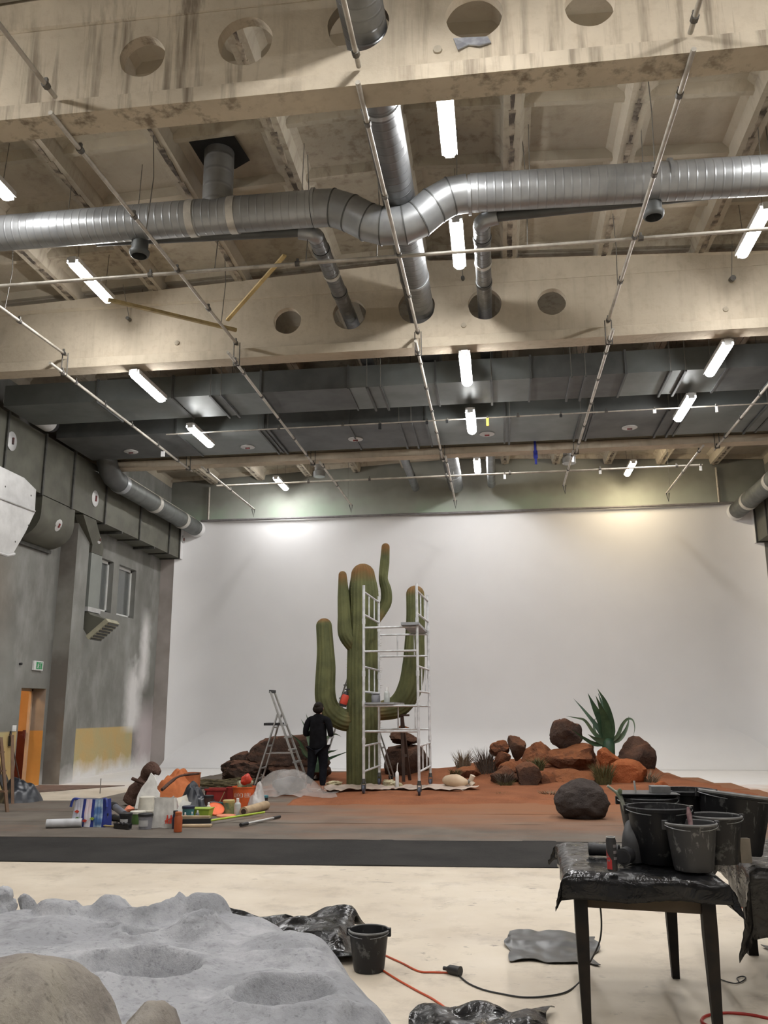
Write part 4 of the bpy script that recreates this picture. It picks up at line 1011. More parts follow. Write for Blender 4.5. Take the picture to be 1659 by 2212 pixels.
# red and black sprayer resting in the crook of the cactus arm
c0 = ay(740, 1526, 17.95)
t = thing('pump_sprayer', 'red and black pump sprayer resting on the left cactus arm', 'sprayer', c0)
ax_ = Vector((.28, 0, 1)).normalized()
M_redp = simple('red_plastic', (.62, .07, .04), (.52, .05, .03), 6, .45)
MB().tube([c0, c0+ax_*.05], .075, 16).build('base', M_black, t, 50)
MB().tube([c0+ax_*.05, c0+ax_*.09, c0+ax_*.21, c0+ax_*.25], [.075, .08, .08, .06], 16).build('tank', M_redp, t, 50)
MB().tube([c0+ax_*.25, c0+ax_*.27, c0+ax_*.31], [.06, .055, .04], 14).tube([c0+ax_*.31, c0+ax_*.38], .015, 8).bar(c0+ax_*.36+Vector((-.05, 0, 0)), c0+ax_*.36+Vector((.06, 0, 0)), .025, .025).build('pump_head', M_black, t, 50)
# ================================================================== step ladders
M_alu = simple('aluminium_ladder', (.46, .46, .45), (.36, .36, .35), 8, .4, .6)
def ladder(lb, apex, foot_front, foot_back, Yc, wtop, wbot, over=.45, nsteps=6, platform=True):
    # side view in the hall's x-z plane; the two stiles of each leg stand apart in depth
    t = thing('step_ladder', lb, 'ladder', (apex[0], Yc, 0))
    A = Vector((apex[0], 0, apex[1])); Ff = Vector((foot_front[0], 0, foot_front[1])); Fb = Vector((foot_back[0], 0, foot_back[1]))
    d = (A-Ff).normalized(); top = A+d*over
    for s in (-1, 1):
        a = Ff+Vector((0, Yc+s*wbot/2, 0)); b = top+Vector((0, Yc+s*wtop/2*.9, 0))
        MB().bar(a, b, .03, .075, (0, 1, 0)).build('front_stile', M_alu, t)
        a = Fb+Vector((0, Yc+s*wbot/2*.95, 0)); b = A+Vector((0, Yc+s*wtop/2*.95, 0))
        MB().bar(a, b, .025, .055, (0, 1, 0)).build('rear_stile', M_alu, t)
        for f_ in (Ff, Fb): MB().box(f_+Vector((0, Yc+s*wbot/2*(1 if f_ is Ff else .95), .03)), (.09, .05, .07)).build('foot', M_black, t)
    for k in range(1, nsteps):
        p = Ff.lerp(A, k/nsteps); w = wbot+(wtop-wbot)*k/nsteps
        MB().box(p+Vector((-.01, Yc, 0)), (.08, w, .03)).build('step', M_alu, t)
    for k in (.25, .55, .8):
        p = Fb.lerp(A, k); w = wbot+(wtop-wbot)*k
        MB().box(p+Vector((0, Yc, 0)), (.03, w*.95, .03)).build('rear_brace', M_alu, t)
    MB().bar(top+Vector((0, Yc-wtop/2, 0)), top+Vector((0, Yc+wtop/2, 0)), .05, .06).build('top_cap', M_black, t)
    if platform:
        p = Ff.lerp(A, .93); sdir = 1 if Fb.x > Ff.x else -1
        MB().box(p+Vector((sdir*.16, Yc, -.12)), (.34, wtop*.95, .05)).build('platform', M_black, t)
    for s in (-1, 1): MB().tube([Ff.lerp(A, .45)+Vector((0, Yc+s*wbot*.42, 0)), Fb.lerp(A, .45)+Vector((0, Yc+s*wbot*.42, 0))], .008, 6).build('spreader', M_alu, t)
    return t
Yl = 17.55
ap = ay(605, 1540, Yl); ff = ay(662, 1692, Yl); fb = ay(556, 1700, Yl)
ladder('aluminium step ladder standing left of the person', (ap.x, ap.z), (ff.x, .07), (fb.x, .07), Yl, .36, .50, .46)
Yl = 19.25
ap = ay(768, 1425, Yl); ff = ay(686, 1690, Yl); fb = ay(848, 1690, Yl)
ladder('tall aluminium step ladder standing behind the cactus', (ap.x, ap.z), (ff.x, .12), (fb.x, .12), Yl, .40, .62, .30, 9, False)
# dark timber props under the cactus arm
t = thing('timber_trestle', 'dark brown timber trestle under the right cactus arm', 'trestle', (-2.0, 18.55, 0))
M_dkwood = simple('dark_stained_timber', (.055, .028, .018), (.035, .018, .012), 6, .7)
a = ay(868, 1545, 18.55); f1 = ay(872, 1694, 18.45); f2 = ay(885, 1690, 18.9)
MB().bar(a, (f1.x, 18.45, .1), .06, .045).build('leg', M_dkwood, t); MB().bar(a, (f2.x, 18.95, .1), .06, .045).build('leg', M_dkwood, t)
p_ = a.lerp(Vector((f1.x, 18.45, .1)), .62); q_ = a.lerp(Vector((f2.x, 18.95, .1)), .62); MB().bar(p_, q_, .03, .05).build('brace', M_dkwood, t)
MB().bar(a+Vector((-.10, 0, .0)), a+Vector((.16, 0, .0)), .08, .04).build('head', M_dkwood, t)
# ================================================================== the person painting the cactus
def skin(name, vs_, es, mat, parent, sub=2):
    me = bpy.data.meshes.new(name); me.from_pydata([v[:3] for v in vs_], es, [])
    o = bpy.data.objects.new(name, me); col.objects.link(o)
    md = o.modifiers.new('s', 'SKIN'); md.use_smooth_shade = True
    for i, v in enumerate(vs_):
        sv = me.skin_vertices[0].data[i]; rr = v[3]; sv.radius = rr if isinstance(rr, tuple) else (rr, rr); sv.use_root = (i == 0)
    o.modifiers.new('u', 'SUBSURF').levels = sub
    dg = bpy.context.evaluated_depsgraph_get(); m2 = bpy.data.meshes.new_from_object(o.evaluated_get(dg)); m2.name = name
    bpy.data.objects.remove(o)
    m2.materials.clear(); m2.materials.append(mat)
    for p in m2.polygons: p.use_smooth = True; p.material_index = 0
    o = bpy.data.objects.new(name, m2); col.objects.link(o); o.parent = parent
    return o
PY = 16.55; pb = ay(686, 1718, PY); PX = pb.x
ps = thing('person', 'person in black clothes standing with back turned, facing the cactus', 'person', (PX, PY, .045), R_(-8))
M_skin = simple('skin', (.42, .24, .17), (.38, .21, .15), 9, .55); M_cloth = simple('black_cotton', (.006, .006, .007), (.010, .010, .012), 12, .95, spec=.1)
M_trou = simple('black_trousers', (.007, .0075, .011), (.012, .013, .017), 12, .9, spec=.1); M_hair = simple('dark_hair', (.008, .006, .005), (.018, .012, .009), 30, .7, st=(1, 1, .2), spec=.2)
# local frame: x right, y forward (away from the viewer), z up; height 1.66 m
vsb = [(0, 0, .88, (.15, .11)), (0, .0, 1.02, (.135, .095)), (0, -.01, 1.18, (.15, .10)), (0, -.01, 1.32, (.15, .09)), (0, .0, 1.40, .07), (0, .015, 1.45, .052), (0, .03, 1.50, (.068, .075)), (0, .03, 1.56, (.076, .092)), (0, .02, 1.61, (.07, .085)), (0, .015, 1.645, .045), (0, .13, 1.535, .012)]
esb = [(0, 1), (1, 2), (2, 3), (3, 4), (4, 5), (5, 6), (6, 7), (7, 8), (8, 9), (7, 10)]
def chain(V, E, start, pts):
    prev = start
    for p in pts: V.append(p); E.append((prev, len(V)-1)); prev = len(V)-1
    return prev
LEGS = {-1: [(-.095, .0, .80, .088), (-.115, .01, .62, .075), (-.13, .0, .46, .058), (-.14, -.03, .30, .052), (-.15, -.07, .15, .036), (-.152, -.085, .10, .034), (-.15, -.06, .05, .030), (-.15, .04, .02, .026), (-.15, .10, .018, .018)],
        1: [(.09, .0, .80, .088), (.10, .01, .62, .075), (.10, .02, .46, .058), (.10, .0, .28, .052), (.10, -.01, .12, .036), (.10, -.02, .06, .036), (.10, .03, .035, .032), (.105, .12, .022, .028), (.105, .18, .018, .018)]}
ARMS = {-1: [(-.12, -.01, 1.355, .062), (-.185, -.015, 1.33, .058), (-.235, -.03, 1.20, .047), (-.255, -.02, 1.06, .042), (-.22, .10, 1.08, .036), (-.15, .22, 1.14, .028), (-.13, .26, 1.16, (.034, .018))],
        1: [(.12, -.01, 1.355, .062), (.185, -.015, 1.33, .058), (.24, -.03, 1.19, .047), (.26, -.02, 1.05, .042), (.22, .11, 1.09, .036), (.15, .23, 1.16, .028), (.13, .27, 1.18, (.034, .018))]}
for s in (-1, 1):
    chain(vsb, esb, 0, LEGS[s]); e = chain(vsb, esb, 3, ARMS[s])
    hx, hy, hz_ = ARMS[s][-1][:3]
    for k, (off, L) in enumerate(((-.022, .062), (-.008, .07), (.007, .066), (.021, .052))):
        chain(vsb, esb, e, [(hx-s*.01, hy+.03, hz_+off, .0095), (hx-s*.03, hy+.03+L*.5, hz_+off+.006, .0085), (hx-s*.055, hy+.03+L*.6, hz_+off+.002, .0075)])
    chain(vsb, esb, e, [(hx-s*.035, hy-.005, hz_+.025, .011), (hx-s*.06, hy+.03, hz_+.022, .009)])
skin('body', vsb, esb, M_skin, ps)
vj = [(0, 0, .76, (.195, .15)), (0, 0, .84, (.19, .145)), (0, 0, .98, (.182, .135)), (0, -.01, 1.16, (.18, .13)), (0, -.01, 1.32, (.168, .115)), (0, .0, 1.405, (.085, .08)), (0, .012, 1.445, .065)]
ej = [(0, 1), (1, 2), (2, 3), (3, 4), (4, 5), (5, 6)]
for s in (-1, 1): chain(vj, ej, 4, [(x, y, z, (r if isinstance(r, tuple) else r*1.38)) if not isinstance(r, tuple) else (x, y, z, .034) for x, y, z, r in ARMS[s][:-1]])
skin('jacket', vj, ej, M_cloth, ps)
vt = [(0, 0, .90, (.175, .135))]; et = []
for s in (-1, 1): chain(vt, et, 0, [(x, y, z, r*1.25+.008) for x, y, z, r in LEGS[s][:5]])
skin('trousers', vt, et, M_trou, ps)
hm = MB(); V, Fs = ico(3)
hm.add([(v.x*.092, -.005+v.y*.108+(.02 if v.z < -.3 else 0), 1.575+v.z*.098) for v in V if True], Fs)
hm.f = [f for f in hm.f if not (sum(hm.v[i][1] for i in f)/len(f) > .075 and sum(hm.v[i][2] for i in f)/len(f) < 1.62)]; hm.mi = [0]*len(hm.f)
hm.add([(v.x*.105, -.035+v.y*.085, 1.535+v.z*.085) for v in V], Fs); hm.add([(v.x*.055, -.08+v.y*.05, 1.60+v.z*.05) for v in V], Fs)
for s in (-1, 1): pass
hm.build('hair', M_hair, ps, 179, True)
fm = MB()
for s in (-1, 1):
    V2, F2 = ico(1); fm.add([(s*.082+v.x*.012, .03+v.y*.022, 1.545+v.z*.03) for v in V2], F2)
fm.build('ears', M_skin, ps, 179, True)
em = MB()
for s in (-1, 1): V2, F2 = ico(1); em.add([(s*.03+v.x*.012, .118+v.y*.008, 1.57+v.z*.008) for v in V2], F2)
em.build('eyes', M_black, ps, 179, True)
MB().bb((-.022, .116, 1.498), (.022, .125, 1.507)).build('mouth', simple('lips', (.35, .12, .1), None, 9, .5), ps, None, True)
# ================================================================== plastic film, sandbag and bits round the cactus foot
def m_film(name, c, alpha, rough=.3):
    n = NT(name); n.out(n.mix(n.mr(n.noise(5, 4), .4, .6), c, sh(c, .8)), rough)
    n.b.inputs['Alpha'].default_value = alpha; n.bump(n.noise(9, 4), .6, .03); return n.m
M_film = m_film('clear_plastic_film', (.74, .70, .66), .20)
M_film2 = m_film('dusty_plastic_film', (.68, .55, .46), .85)
def sheet(name, lb, x0, x1, y0, y1, hf, mat, nx=46, ny=26, seed=0, cat='plastic sheet', edge=None, th=.004, cr=.03):
    m = MB(); id_ = {}
    for j in range(ny+1):
        for i in range(nx+1):
            u, v = i/nx, j/ny; k_ = (1-4*u*(1-u)*4*v*(1-v)); x = x0+(x1-x0)*(u+k_*.16*nz(u*2.2, v*2.2, seed+20)); y = y0+(y1-y0)*(v+k_*.20*nz(u*2.4, v*2.4, seed+30))
            z = hf(x, y)+cr*abs(nz(x, y, seed, 4))+cr*.45*abs(nz(x, y, seed+4, 9))
            id_[i, j] = len(m.v); m.v.append((x, y, z))
    for j in range(ny):
        for i in range(nx):
            m.f.append((id_[i, j], id_[i+1, j], id_[i+1, j+1], id_[i, j+1])); m.mi.append(0)
    used = sorted({i for f in m.f for i in f}); mp = {o: k for k, o in enumerate(used)}
    m.v = [m.v[i] for i in used]; m.f = [tuple(mp[i] for i in f) for f in m.f]
    # real thickness
    nb = len(m.v); edges = {}
    for f in m.f:
        for a, b in zip(f, f[1:]+f[:1]): edges[(a, b)] = edges.get((a, b), 0)+1
    bor = [(a, b) for a, b in edges if (b, a) not in edges]
    m.v += [(x, y, z-th) for x, y, z in m.v]; m.f += [tuple(i+nb for i in f[::-1]) for f in m.f]; m.f += [(b, a, a+nb, b+nb) for a, b in bor]; m.mi = [0]*len(m.f)
    return tag(m.build(name, mat, None, 50), lb, cat)
g2 = lambda x, y, cx, cy_, sx, sy, h: h*math.exp(-(((x-cx)/sx)**2+((y-cy_)/sy)**2)**1.6)
lc = fl(612, 1716, .05)
tag(rock_mesh((lc.x-.30, lc.y+.0, .05), (lc.x+.32, lc.y+.6, .36), 71, 9, 4, .05).build('filled_sack', simple('dark_blue_grey_sack', (.045, .048, .058), (.03, .032, .04), 7, .6), None, 50), 'dark grey sack covered by clear plastic left of the person', 'sack')
sheet('plastic_sheet', 'clear plastic film draped over a dark sack beside the ladder', lc.x-.85, lc.x+.95, lc.y-.35, lc.y+1.0, lambda x, y: max(.03, sand_z(x, y)+.01, g2(x, y, lc.x+.0, lc.y+.30, .60, .46, .46)), M_film, 50, 30, 3)
sheet('plastic_sheet', 'crumpled dusty plastic film spread round the cactus foot and under the scaffold', -3.5, -.7, 16.75, 17.75, lambda x, y: max(.05, sand_z(x, y))+.02+.07*max(0, nz(x, y, 2, 2.2)), M_film2, 90, 30, 11, cr=.05)
M_papr = simple('crumpled_yellow_paper', (.58, .52, .34), (.45, .42, .28), 9, .8)
for k, (px, py, Y, w, h, lb) in enumerate(((842, 1696, 17.9, .34, .14, 'crumpled pale yellow paper at the cactus foot right side'), (722, 1692, 17.6, .36, .12, 'crumpled yellowish paper heap left of the cactus foot'), (862, 1700, 17.6, .2, .12, 'small crumpled paper ball beside the caulk tube'))):
    c = ay(px, py, Y); z0 = max(.03, sand_z(c.x, Y)); tag(rock_mesh((c.x-w/2, Y-w/3, z0), (c.x+w/2, Y+w/3, z0+h), 80+k, 22, 4, .22).build('crumpled_paper', M_papr, None, 30), lb, 'paper')
c = ay(858, 1696, 17.45); c.z = max(.05, sand_z(c.x, 17.45))+.02
t = thing('caulk_tube', 'white caulking cartridge with bent nozzle standing at the cactus foot', 'cartridge', c)
MB().lathe([(.035, 0), (.035, .28), (.02, .30), (.012, .31)], 14, c).build('body', M_white, t, 50)
MB().tube([c+Vector((0, 0, .30)), c+Vector((.005, 0, .42)), c+Vector((.02, 0, .47))], [.011, .008, .01], 8).build('nozzle', M_white, t, 60)
# tied sandbag
c = ay(985, 1700, 17.7); c.z = max(.05, sand_z(c.x, 17.7))-.02
t = thing('sandbag', 'tied cream sandbag lying on the sand right of the scaffold', 'bag', c)
M_bag = simple('cream_sack', (.52, .38, .25), (.62, .50, .36), 3, .85, bump=.3, bsc=30)
V, Fs = ico(4)
MB().add([(c.x+v.x*.27*(1.0 if v.x < 0 else 1.0), c.y+v.y*.17*(1-.55*max(0, v.x)**2), c.z+.13+(v.z*.135*(1-.6*max(0, v.x)**2)-.02*v.x)+.012*nz(v.x, v.y, v.z, 4)) for v in V], Fs).build('body', M_bag, t, 179)
tn = Vector((c.x+.27, c.y, c.z+.13))
MB().tube([tn-Vector((.03, 0, 0)), tn+Vector((.02, 0, 0))], .045, 12).build('tie', M_wire, t, 60)
for dz, ex in ((.09, .05), (-.05, .07)): MB().tube([tn, tn+Vector((.04, -.01, dz*.6)), tn+Vector((.06+ex*.2, -.02, dz*1.3))], [.035, .05, .055], 10).build('gathered_end', simple('pale_sack_end', (.62, .53, .42), None, 6, .85) if dz > 0 else bpy.data.materials['pale_sack_end'], t, 60)
# ================================================================== paint pots and tools on the carpet
ZC = .016
def spot(px, py): c = fl(px, py, ZC); return c, mpp(c.y)
def pot(name, lb, px, py, wt, wb, h, mat, cat='tub', lid=None, label=None, handle=False, square=False, liquid=None, group=None):
    c, s = spot(px, py); rt, rb, hh = wt*s/2, wb*s/2, h*s
    c = c+Vector((0, rb, 0))
    t = thing(name, lb, cat, c, 0, group)
    if square:
        m = MB(); m.box(c+Vector((0, 0, hh/2)), (rt*2, rt*1.7, hh), .3, 0, rb/rt); m.build('body', mat, t)
        if lid: MB().box(c+Vector((0, 0, hh+.012)), (rt*2.1, rt*1.8, .03), .3).build('lid', lid, t)
    else:
        MB().lathe([(rb, 0), (rt, hh), (rt*1.05, hh), (rt*1.05, hh-.012), (rt*.99, hh-.012)] if lid else [(rb, 0), (rt, hh), (rt*1.05, hh), (rt*1.05, hh-.015), (rt*.97, hh-.015), (rb*.95, .01)], 22, c).build('body', mat, t, 40)
        if lid: MB().lathe([(rt*1.06, hh-.01), (rt*1.06, hh+.02), (rt*.98, hh+.025)], 22, c).build('lid', lid, t, 40)
        if liquid: MB().lathe([(rt*.95, hh*.85), (rt*.95, hh*.855)], 18, c).build('contents', liquid, t)
    if label:
        MB().grid(lambda u, v: (c.x+(rt*.5+rb*.5+.004)*math.sin((u-.5)*1.5), c.y-(rt*.5+rb*.5+.004)*math.cos((u-.5)*1.5), c.z+hh*(.22+.45*v)), 8, 1).build('paper_label', label, t, 60)
    if handle:
        MB().tube([c+Vector((rt*1.04*math.cos(a), -.3*rt*math.sin(a), hh*.98-rt*.75*math.sin(a))) for a in [math.pi*k/10 for k in range(11)]], .005, 6).build('handle', M_wire, t, 60)
    return t
def m_col(name, c, rough=.5, c2=None): return simple(name, c, c2, 7, rough)
M_bk = m_col('black_pot_plastic', (.018, .018, .02)); M_grn = m_col('green_pot', (.10, .19, .05)); M_teal = m_col('teal_pot', (.05, .17, .18)); M_navy = m_col('navy_plastic', (.015, .02, .05))
M_or = m_col('orange_plastic', (.72, .13, .03)); M_or2 = m_col('bright_orange_lid', (.85, .17, .06)); M_lime = m_col('lime_plastic', (.33, .45, .05)); M_tan = m_col('kraft_paper', (.42, .31, .19), .85)
M_cream = m_col('cream_plastic', (.66, .63, .54)); M_red = m_col('dark_red_plastic', (.34, .03, .025)); M_paper = m_col('white_paper', (.72, .71, .67), .8); M_lab = m_col('grey_label', (.42, .42, .42), .7)
GP = 'pots and tins by the paint pile'
pot('square_tub', 'grey square tub with black lid beside the striped bag', 214, 1786, 26, 23, 22, M_greyp, 'tub', M_bk, None, False, True, None, GP)
pot('paint_pot', 'black pot with small white label left of the green pot', 266, 1787, 26, 22, 24, M_bk, 'pot', M_bk, M_lab, False, False, None, GP)
pot('paint_pot', 'green pot with white lid behind the black pots', 291, 1781, 30, 26, 22, M_grn, 'pot', M_cream, None, True, False, None, GP)
pot('paint_pot', 'grey pot with black lid in front of the upturned white bucket', 308, 1792, 30, 26, 27, M_greyp, 'pot', M_bk, M_lab, True, False, None, GP)
pot('paint_pot', 'navy pot with teal lower half beside the lime tray', 402, 1772, 25, 22, 24, M_teal, 'pot', M_navy, None, False, False, None, GP)
pot('paint_pot', 'teal pot with a wire handle behind the orange lids', 470, 1757, 19, 17, 21, M_teal, 'pot', None, None, True, False, M_greyp, GP)
pot('glass_jar', 'green glass jar with pale yellow lid', 490, 1759, 24, 24, 24, simple('green_glass', (.12, .17, .10), (.35, .30, .12), 9, .25), 'jar', m_col('straw_lid', (.52, .42, .16)), None, False, False, None, GP)
pot('paint_pot', 'dark brown pot behind the teal pot', 447, 1746, 20, 18, 22, m_col('dark_brown_pot', (.07, .035, .03)), 'pot', M_bk, None, False, False, None, GP)
pot('paint_pot', 'small grey pot between the brown pot and the teal pot', 458, 1750, 15, 14, 16, M_greyp, 'pot', None, None, True, False, None, GP)
pot('bucket', 'bright orange bucket with white printed label', 521, 1746, 50, 42, 42, M_or, 'bucket', None, None, True, False, None)
pot('bucket', 'red brown bucket behind the orange bucket', 500, 1743, 32, 28, 38, M_red, 'bucket', None, None, False, False, None)
lbm = MB(); c, s = spot(521, 1746); c = c+Vector((0, 42*s/2, 0)); r_ = 46.5*s/2
for a0, a1, z0, z1 in ((-.75, .15, .52, .72), (.30, .8, .52, .72)):
    for (ua, ub, va, vb) in ((0, 1, 0, .12), (0, 1, .88, 1), (0, .07, 0, 1), (.93, 1, 0, 1), (.2, .3, .25, .75), (.42, .52, .25, .75), (.64, .74, .25, .75)):
        lbm.grid(lambda u, v: (c.x+r_*1.02*math.sin(a0+(a1-a0)*(ua+(ub-ua)*u)), c.y-r_*1.02*math.cos(a0+(a1-a0)*(ua+(ub-ua)*u)), c.z+42*s*(z0+(z1-z0)*(va+(vb-va)*v))), 5, 1)
ob = [o for o in col.objects if o.get('label', '').startswith('bright orange bucket')][0]
lbm.build('printed_label', M_cream, ob)
# red crate
c, s = spot(466, 1742); t = thing('crate', 'dark red plastic crate behind the small pots', 'crate', c)
w, d, h = 58*s, 30*s, 30*s; c = c+Vector((0, d, 0))
for a, b in (((-w/2, -d/2, 0), (w/2, -d/2+.02, h)), ((-w/2, d/2-.02, 0), (w/2, d/2, h)), ((-w/2, -d/2, 0), (-w/2+.02, d/2, h)), ((w/2-.02, -d/2, 0), (w/2, d/2, h))): MB().bb([c[i]+a[i] for i in range(3)], [c[i]+b[i] for i in range(3)]).build('side', M_red, t)
MB().bb((c.x-w/2-.015, c.y-d/2-.015, c.z+h), (c.x+w/2+.015, c.y-d/2+.01, c.z+h+.03)).bb((c.x-w/2-.015, c.y+d/2-.01, c.z+h), (c.x+w/2+.015, c.y+d/2+.015, c.z+h+.03)).build('rim', M_red, t)
MB().bar((c.x+.03, c.y-.2, c.z+.02), (c.x+.13, c.y-.19, c.z+h*.95), .012, .012).build('stirring_stick', M_wood, t)
# upturned white bucket
c, s = spot(309, 1762); c = c+Vector((0, .12, 0)); t = thing('bucket', 'upturned white bucket in the paint pile', 'bucket', c)
MB().lathe([(19.5*s, 0), (19.5*s, .02), (18.6*s, .025), (16*s, 36*s), (14*s, 37*s)], 24, c).build('body', M_cream, t, 40)
MB().lathe([(19.8*s, .05), (19.8*s, .07), (18.4*s, .075)], 24, c).build('rim', M_cream, t, 40)
# striped shopping bag
def shop_bag(lb, px, py, w, h, mats, name='shopping_bag'):
    c, s = spot(px, py); W_, H_ = w*s, h*s; c = c+Vector((0, .13, 0)); t = thing(name, lb, 'bag', c, 0)
    D = W_*.45
    def side(x0, x1, y0, y1, x0t, x1t, y0t, y1t, mat, nm, seed):
        def fn(u, v):
            a = Vector((x0+(x1-x0)*u, y0+(y1-y0)*u, 0)); b = Vector((x0t+(x1t-x0t)*u, y0t+(y1t-y0t)*u, H_))
            p = c+a.lerp(b, v); k = .035*math.sin(u*math.pi)*math.sin(v*3)
            q_ = c+Vector((0, 0, 0)); X_ = (p.x-c.x)/W_*2; return (p.x+.015*nz(X_*2, v*2, 3), p.y+k*(.2 if nm == 'front_panel' else .4)*(1 if y0 > 0 else -1)+.03*nz(X_*1.5, v*2, 5), p.z+.012*nz(X_*2, v, 8))
        MB().grid(fn, 10, 8).build(nm, mat, t, 60)
    w2, d2 = W_/2, D/2
    n = len(mats)
    for k in range(n):
        a, b = -w2+W_*k/n, -w2+W_*(k+1)/n; side(a, b, -d2, -d2, a*.97, b*.97, -d2*.7, -d2*.7, mats[k], 'front_panel', 3+k)
    side(w2, w2, -d2, d2, w2*.97, w2*.97, -d2*.7, d2*.7, mats[-1], 'side_panel', 9); side(-w2, -w2, d2, -d2, -w2*.97, -w2*.97, d2*.7, -d2*.7, mats[0], 'side_panel', 10); side(w2, -w2, d2, d2, w2*.97, -w2*.97, d2*.7, d2*.7, mats[0], 'back_panel', 11)
    return t, c, W_, D, H_, s
M_bluep = m_col('blue_print', (.02, .04, .26)); M_sky = simple('sky_print', (.55, .68, .75), (.08, .18, .42), 4, .45, lo=.45, hi=.6); M_pale = simple('pale_print', (.62, .63, .68), (.45, .46, .55), 5, .45); M_pink = simple('pink_white_print', (.78, .55, .58), (.75, .74, .8), 5, .45)
t, c, W_, D, H_, s = shop_bag('glossy blue, white and pink patterned shopping bag', 188, 1787, 74, 56, [M_pale, M_pale, M_pale, M_bluep, M_pink, M_pink, M_bluep, M_sky, M_sky, M_sky, M_bluep])
for (u, v, cc) in ((.14, .55, M_redp), (.40, .22, M_redp), (.17, .3, M_grn), (.62, .3, M_lime)):
    p = Vector((c.x-W_/2+W_*u, c.y-D/2*(1-.3*v)-.028, c.z+H_*v)); MB().add([p+Vector((-.035, 0, 0)), p+Vector((.012, 0, -.02)), p+Vector((.035, 0, .006)), p+Vector((0, 0, .024)), p+Vector((-.035, .01, 0)), p+Vector((.012, .01, -.02)), p+Vector((.035, .01, .006)), p+Vector((0, .01, .024))], [(0, 1, 2, 3), (7, 6, 5, 4), (0, 4, 5, 1), (1, 5, 6, 2), (2, 6, 7, 3), (3, 7, 4, 0)]).build('print_shape', cc, t)
for sx_ in (-1, 1): MB().tube(catmull([(c.x+sx_*W_*.36, c.y-.05, c.z+H_*.98), (c.x+sx_*W_*.50, c.y-.1, c.z+H_*.99), (c.x+sx_*W_*.55, c.y-.12, c.z+H_*.72)], 5), .018, 6).build('handle', M_bluep, t, 60)
t, c, W_, D, H_, s = shop_bag('white paper bag with red lettering in the paint pile', 347, 1790, 46, 60, [M_paper, M_paper], 'paper_bag')
for k, (u, a) in enumerate(((.70, .2), (.80, -.2), (.88, .25), (.95, -.1))):
    p = Vector((c.x-W_/2+W_*u, c.y-D/2*.9-.052, c.z+H_*.16)); MB().bar(p, p+Vector((a*.08, .015, H_*(.22+.06*(k % 2)))), .016, .008, (0, 1, 0)).build('red_letter', M_redp, t)
p = Vector((c.x-W_/2+W_*.66, c.y-D/2*.9-.054, c.z+H_*.24)); MB().bar(p, p+Vector((.12, .0, .05)), .016, .008, (0, 1, 0)).build('red_letter', M_redp, t)
# standing white sheet of plaster
c, s = spot(286, 1758); c.y += .55
t_ = MB(); P2 = [(-28, 2), (-26, 30), (-20, 46), (-10, 60), (-4, 76), (6, 68), (12, 58), (16, 42), (24, 34), (26, 12), (20, 3), (0, 0)]
n = len(P2); t_.add([(c.x+x*s, c.y+(.30*z*s), c.z+z*s) for x, z in P2]+[(c.x+x*s, c.y+(.30*z*s)+.02, c.z+z*s) for x, z in P2], [tuple(range(n)), tuple(range(2*n-1, n-1, -1))]+[(i, n+i, n+(i+1) % n, (i+1) % n) for i in range(n)])
tag(t_.build('paper_sheet', M_paper), 'torn white sheet standing in front of the brown driftwood', 'paper')
# gnarled driftwood
M_bark = m_rock('gnarled_bark', (.085, .05, .038), (.16, .095, .075), 0)
c, s = spot(262, 1752); c.y += .8; s *= 1.07
P3 = [(-28, 4, 15), (-22, 22, 14), (-8, 38, 14), (2, 55, 13), (12, 70, 13), (24, 74, 10), (36, 66, 5)]
dm = MB(); pts = catmull([(c.x+x*s, c.y+.03*math.sin(x), c.z+z*s) for x, z, r in P3], 6); rr = []
for i in range(len(pts)):
    u = i/(len(pts)-1)*(len(P3)-1); a = min(int(u), len(P3)-2); rr.append((P3[a][2]*(1-u+a)+P3[a+1][2]*(u-a))*s)
dm.tube(pts, rr, 20); dm.v = [tuple(Vector(v)+Vector((nz(*v, 5), nz(v[1], v[2], v[0], 5), nz(v[2], v[0], v[1], 5)))*.05) for v in dm.v]
tag(dm.build('driftwood', M_bark, None, 179), 'gnarled dark brown driftwood stump at the back of the paint pile', 'driftwood')
# orange cloth heap with branch
M_ocl = simple('orange_cloth', (.50, .15, .045), (.36, .10, .03), 4, .85)
c, s = spot(352, 1730); c.y += .6
def heap(name, lb, cx_, cy_, z0, w, d, h, mat, seed, cat, cr=.12):
    m = MB(); N = 44
    def fn(u, v):
        a = u*2*math.pi; r = v
        x = math.cos(a)*r; y = math.sin(a)*r
        e = 1+.25*nz(math.cos(a)*1.5, math.sin(a)*1.5, seed)
        z = (1-r**2.2)*h*(.75+.5*nz(x*1.2, y*1.2, seed))+cr*.45*h*abs(nz(x*2.6, y*2.6, seed+3))*(1-r**4)
        return (cx_+x*w/2*e, cy_+y*d/2*e, z0+max(0, z))
    m.grid(fn, N, 18); return tag(m.build(name, mat, None, 60), lb, cat)
heap('cloth_heap', 'crumpled orange cloth heap at the back of the paint pile', c.x, c.y, ZC, 100*s, .9, 66*s, M_ocl, 4, 'cloth', .5)
c2, s2 = spot(403, 1712); pot('planter', 'round orange drum behind the orange cloth', 404, 1722, 40, 38, 48, simple('terracotta_orange', (.42, .13, .045), (.33, .10, .035), 5, .8), 'drum')
b0, b1, b2 = ay(292, 1690, 14.4), ay(335, 1703, 14.2), ay(352, 1705, 14.2)
tag(MB().tube(catmull([ay(286, 1682, 14.3), ay(315, 1694, 14.2), ay(338, 1702, 14.2)], 5), [.03]*6+[.024]*5, 8).build('branch', M_bark, None, 60), 'short dark branch sticking out of the driftwood', 'branch')
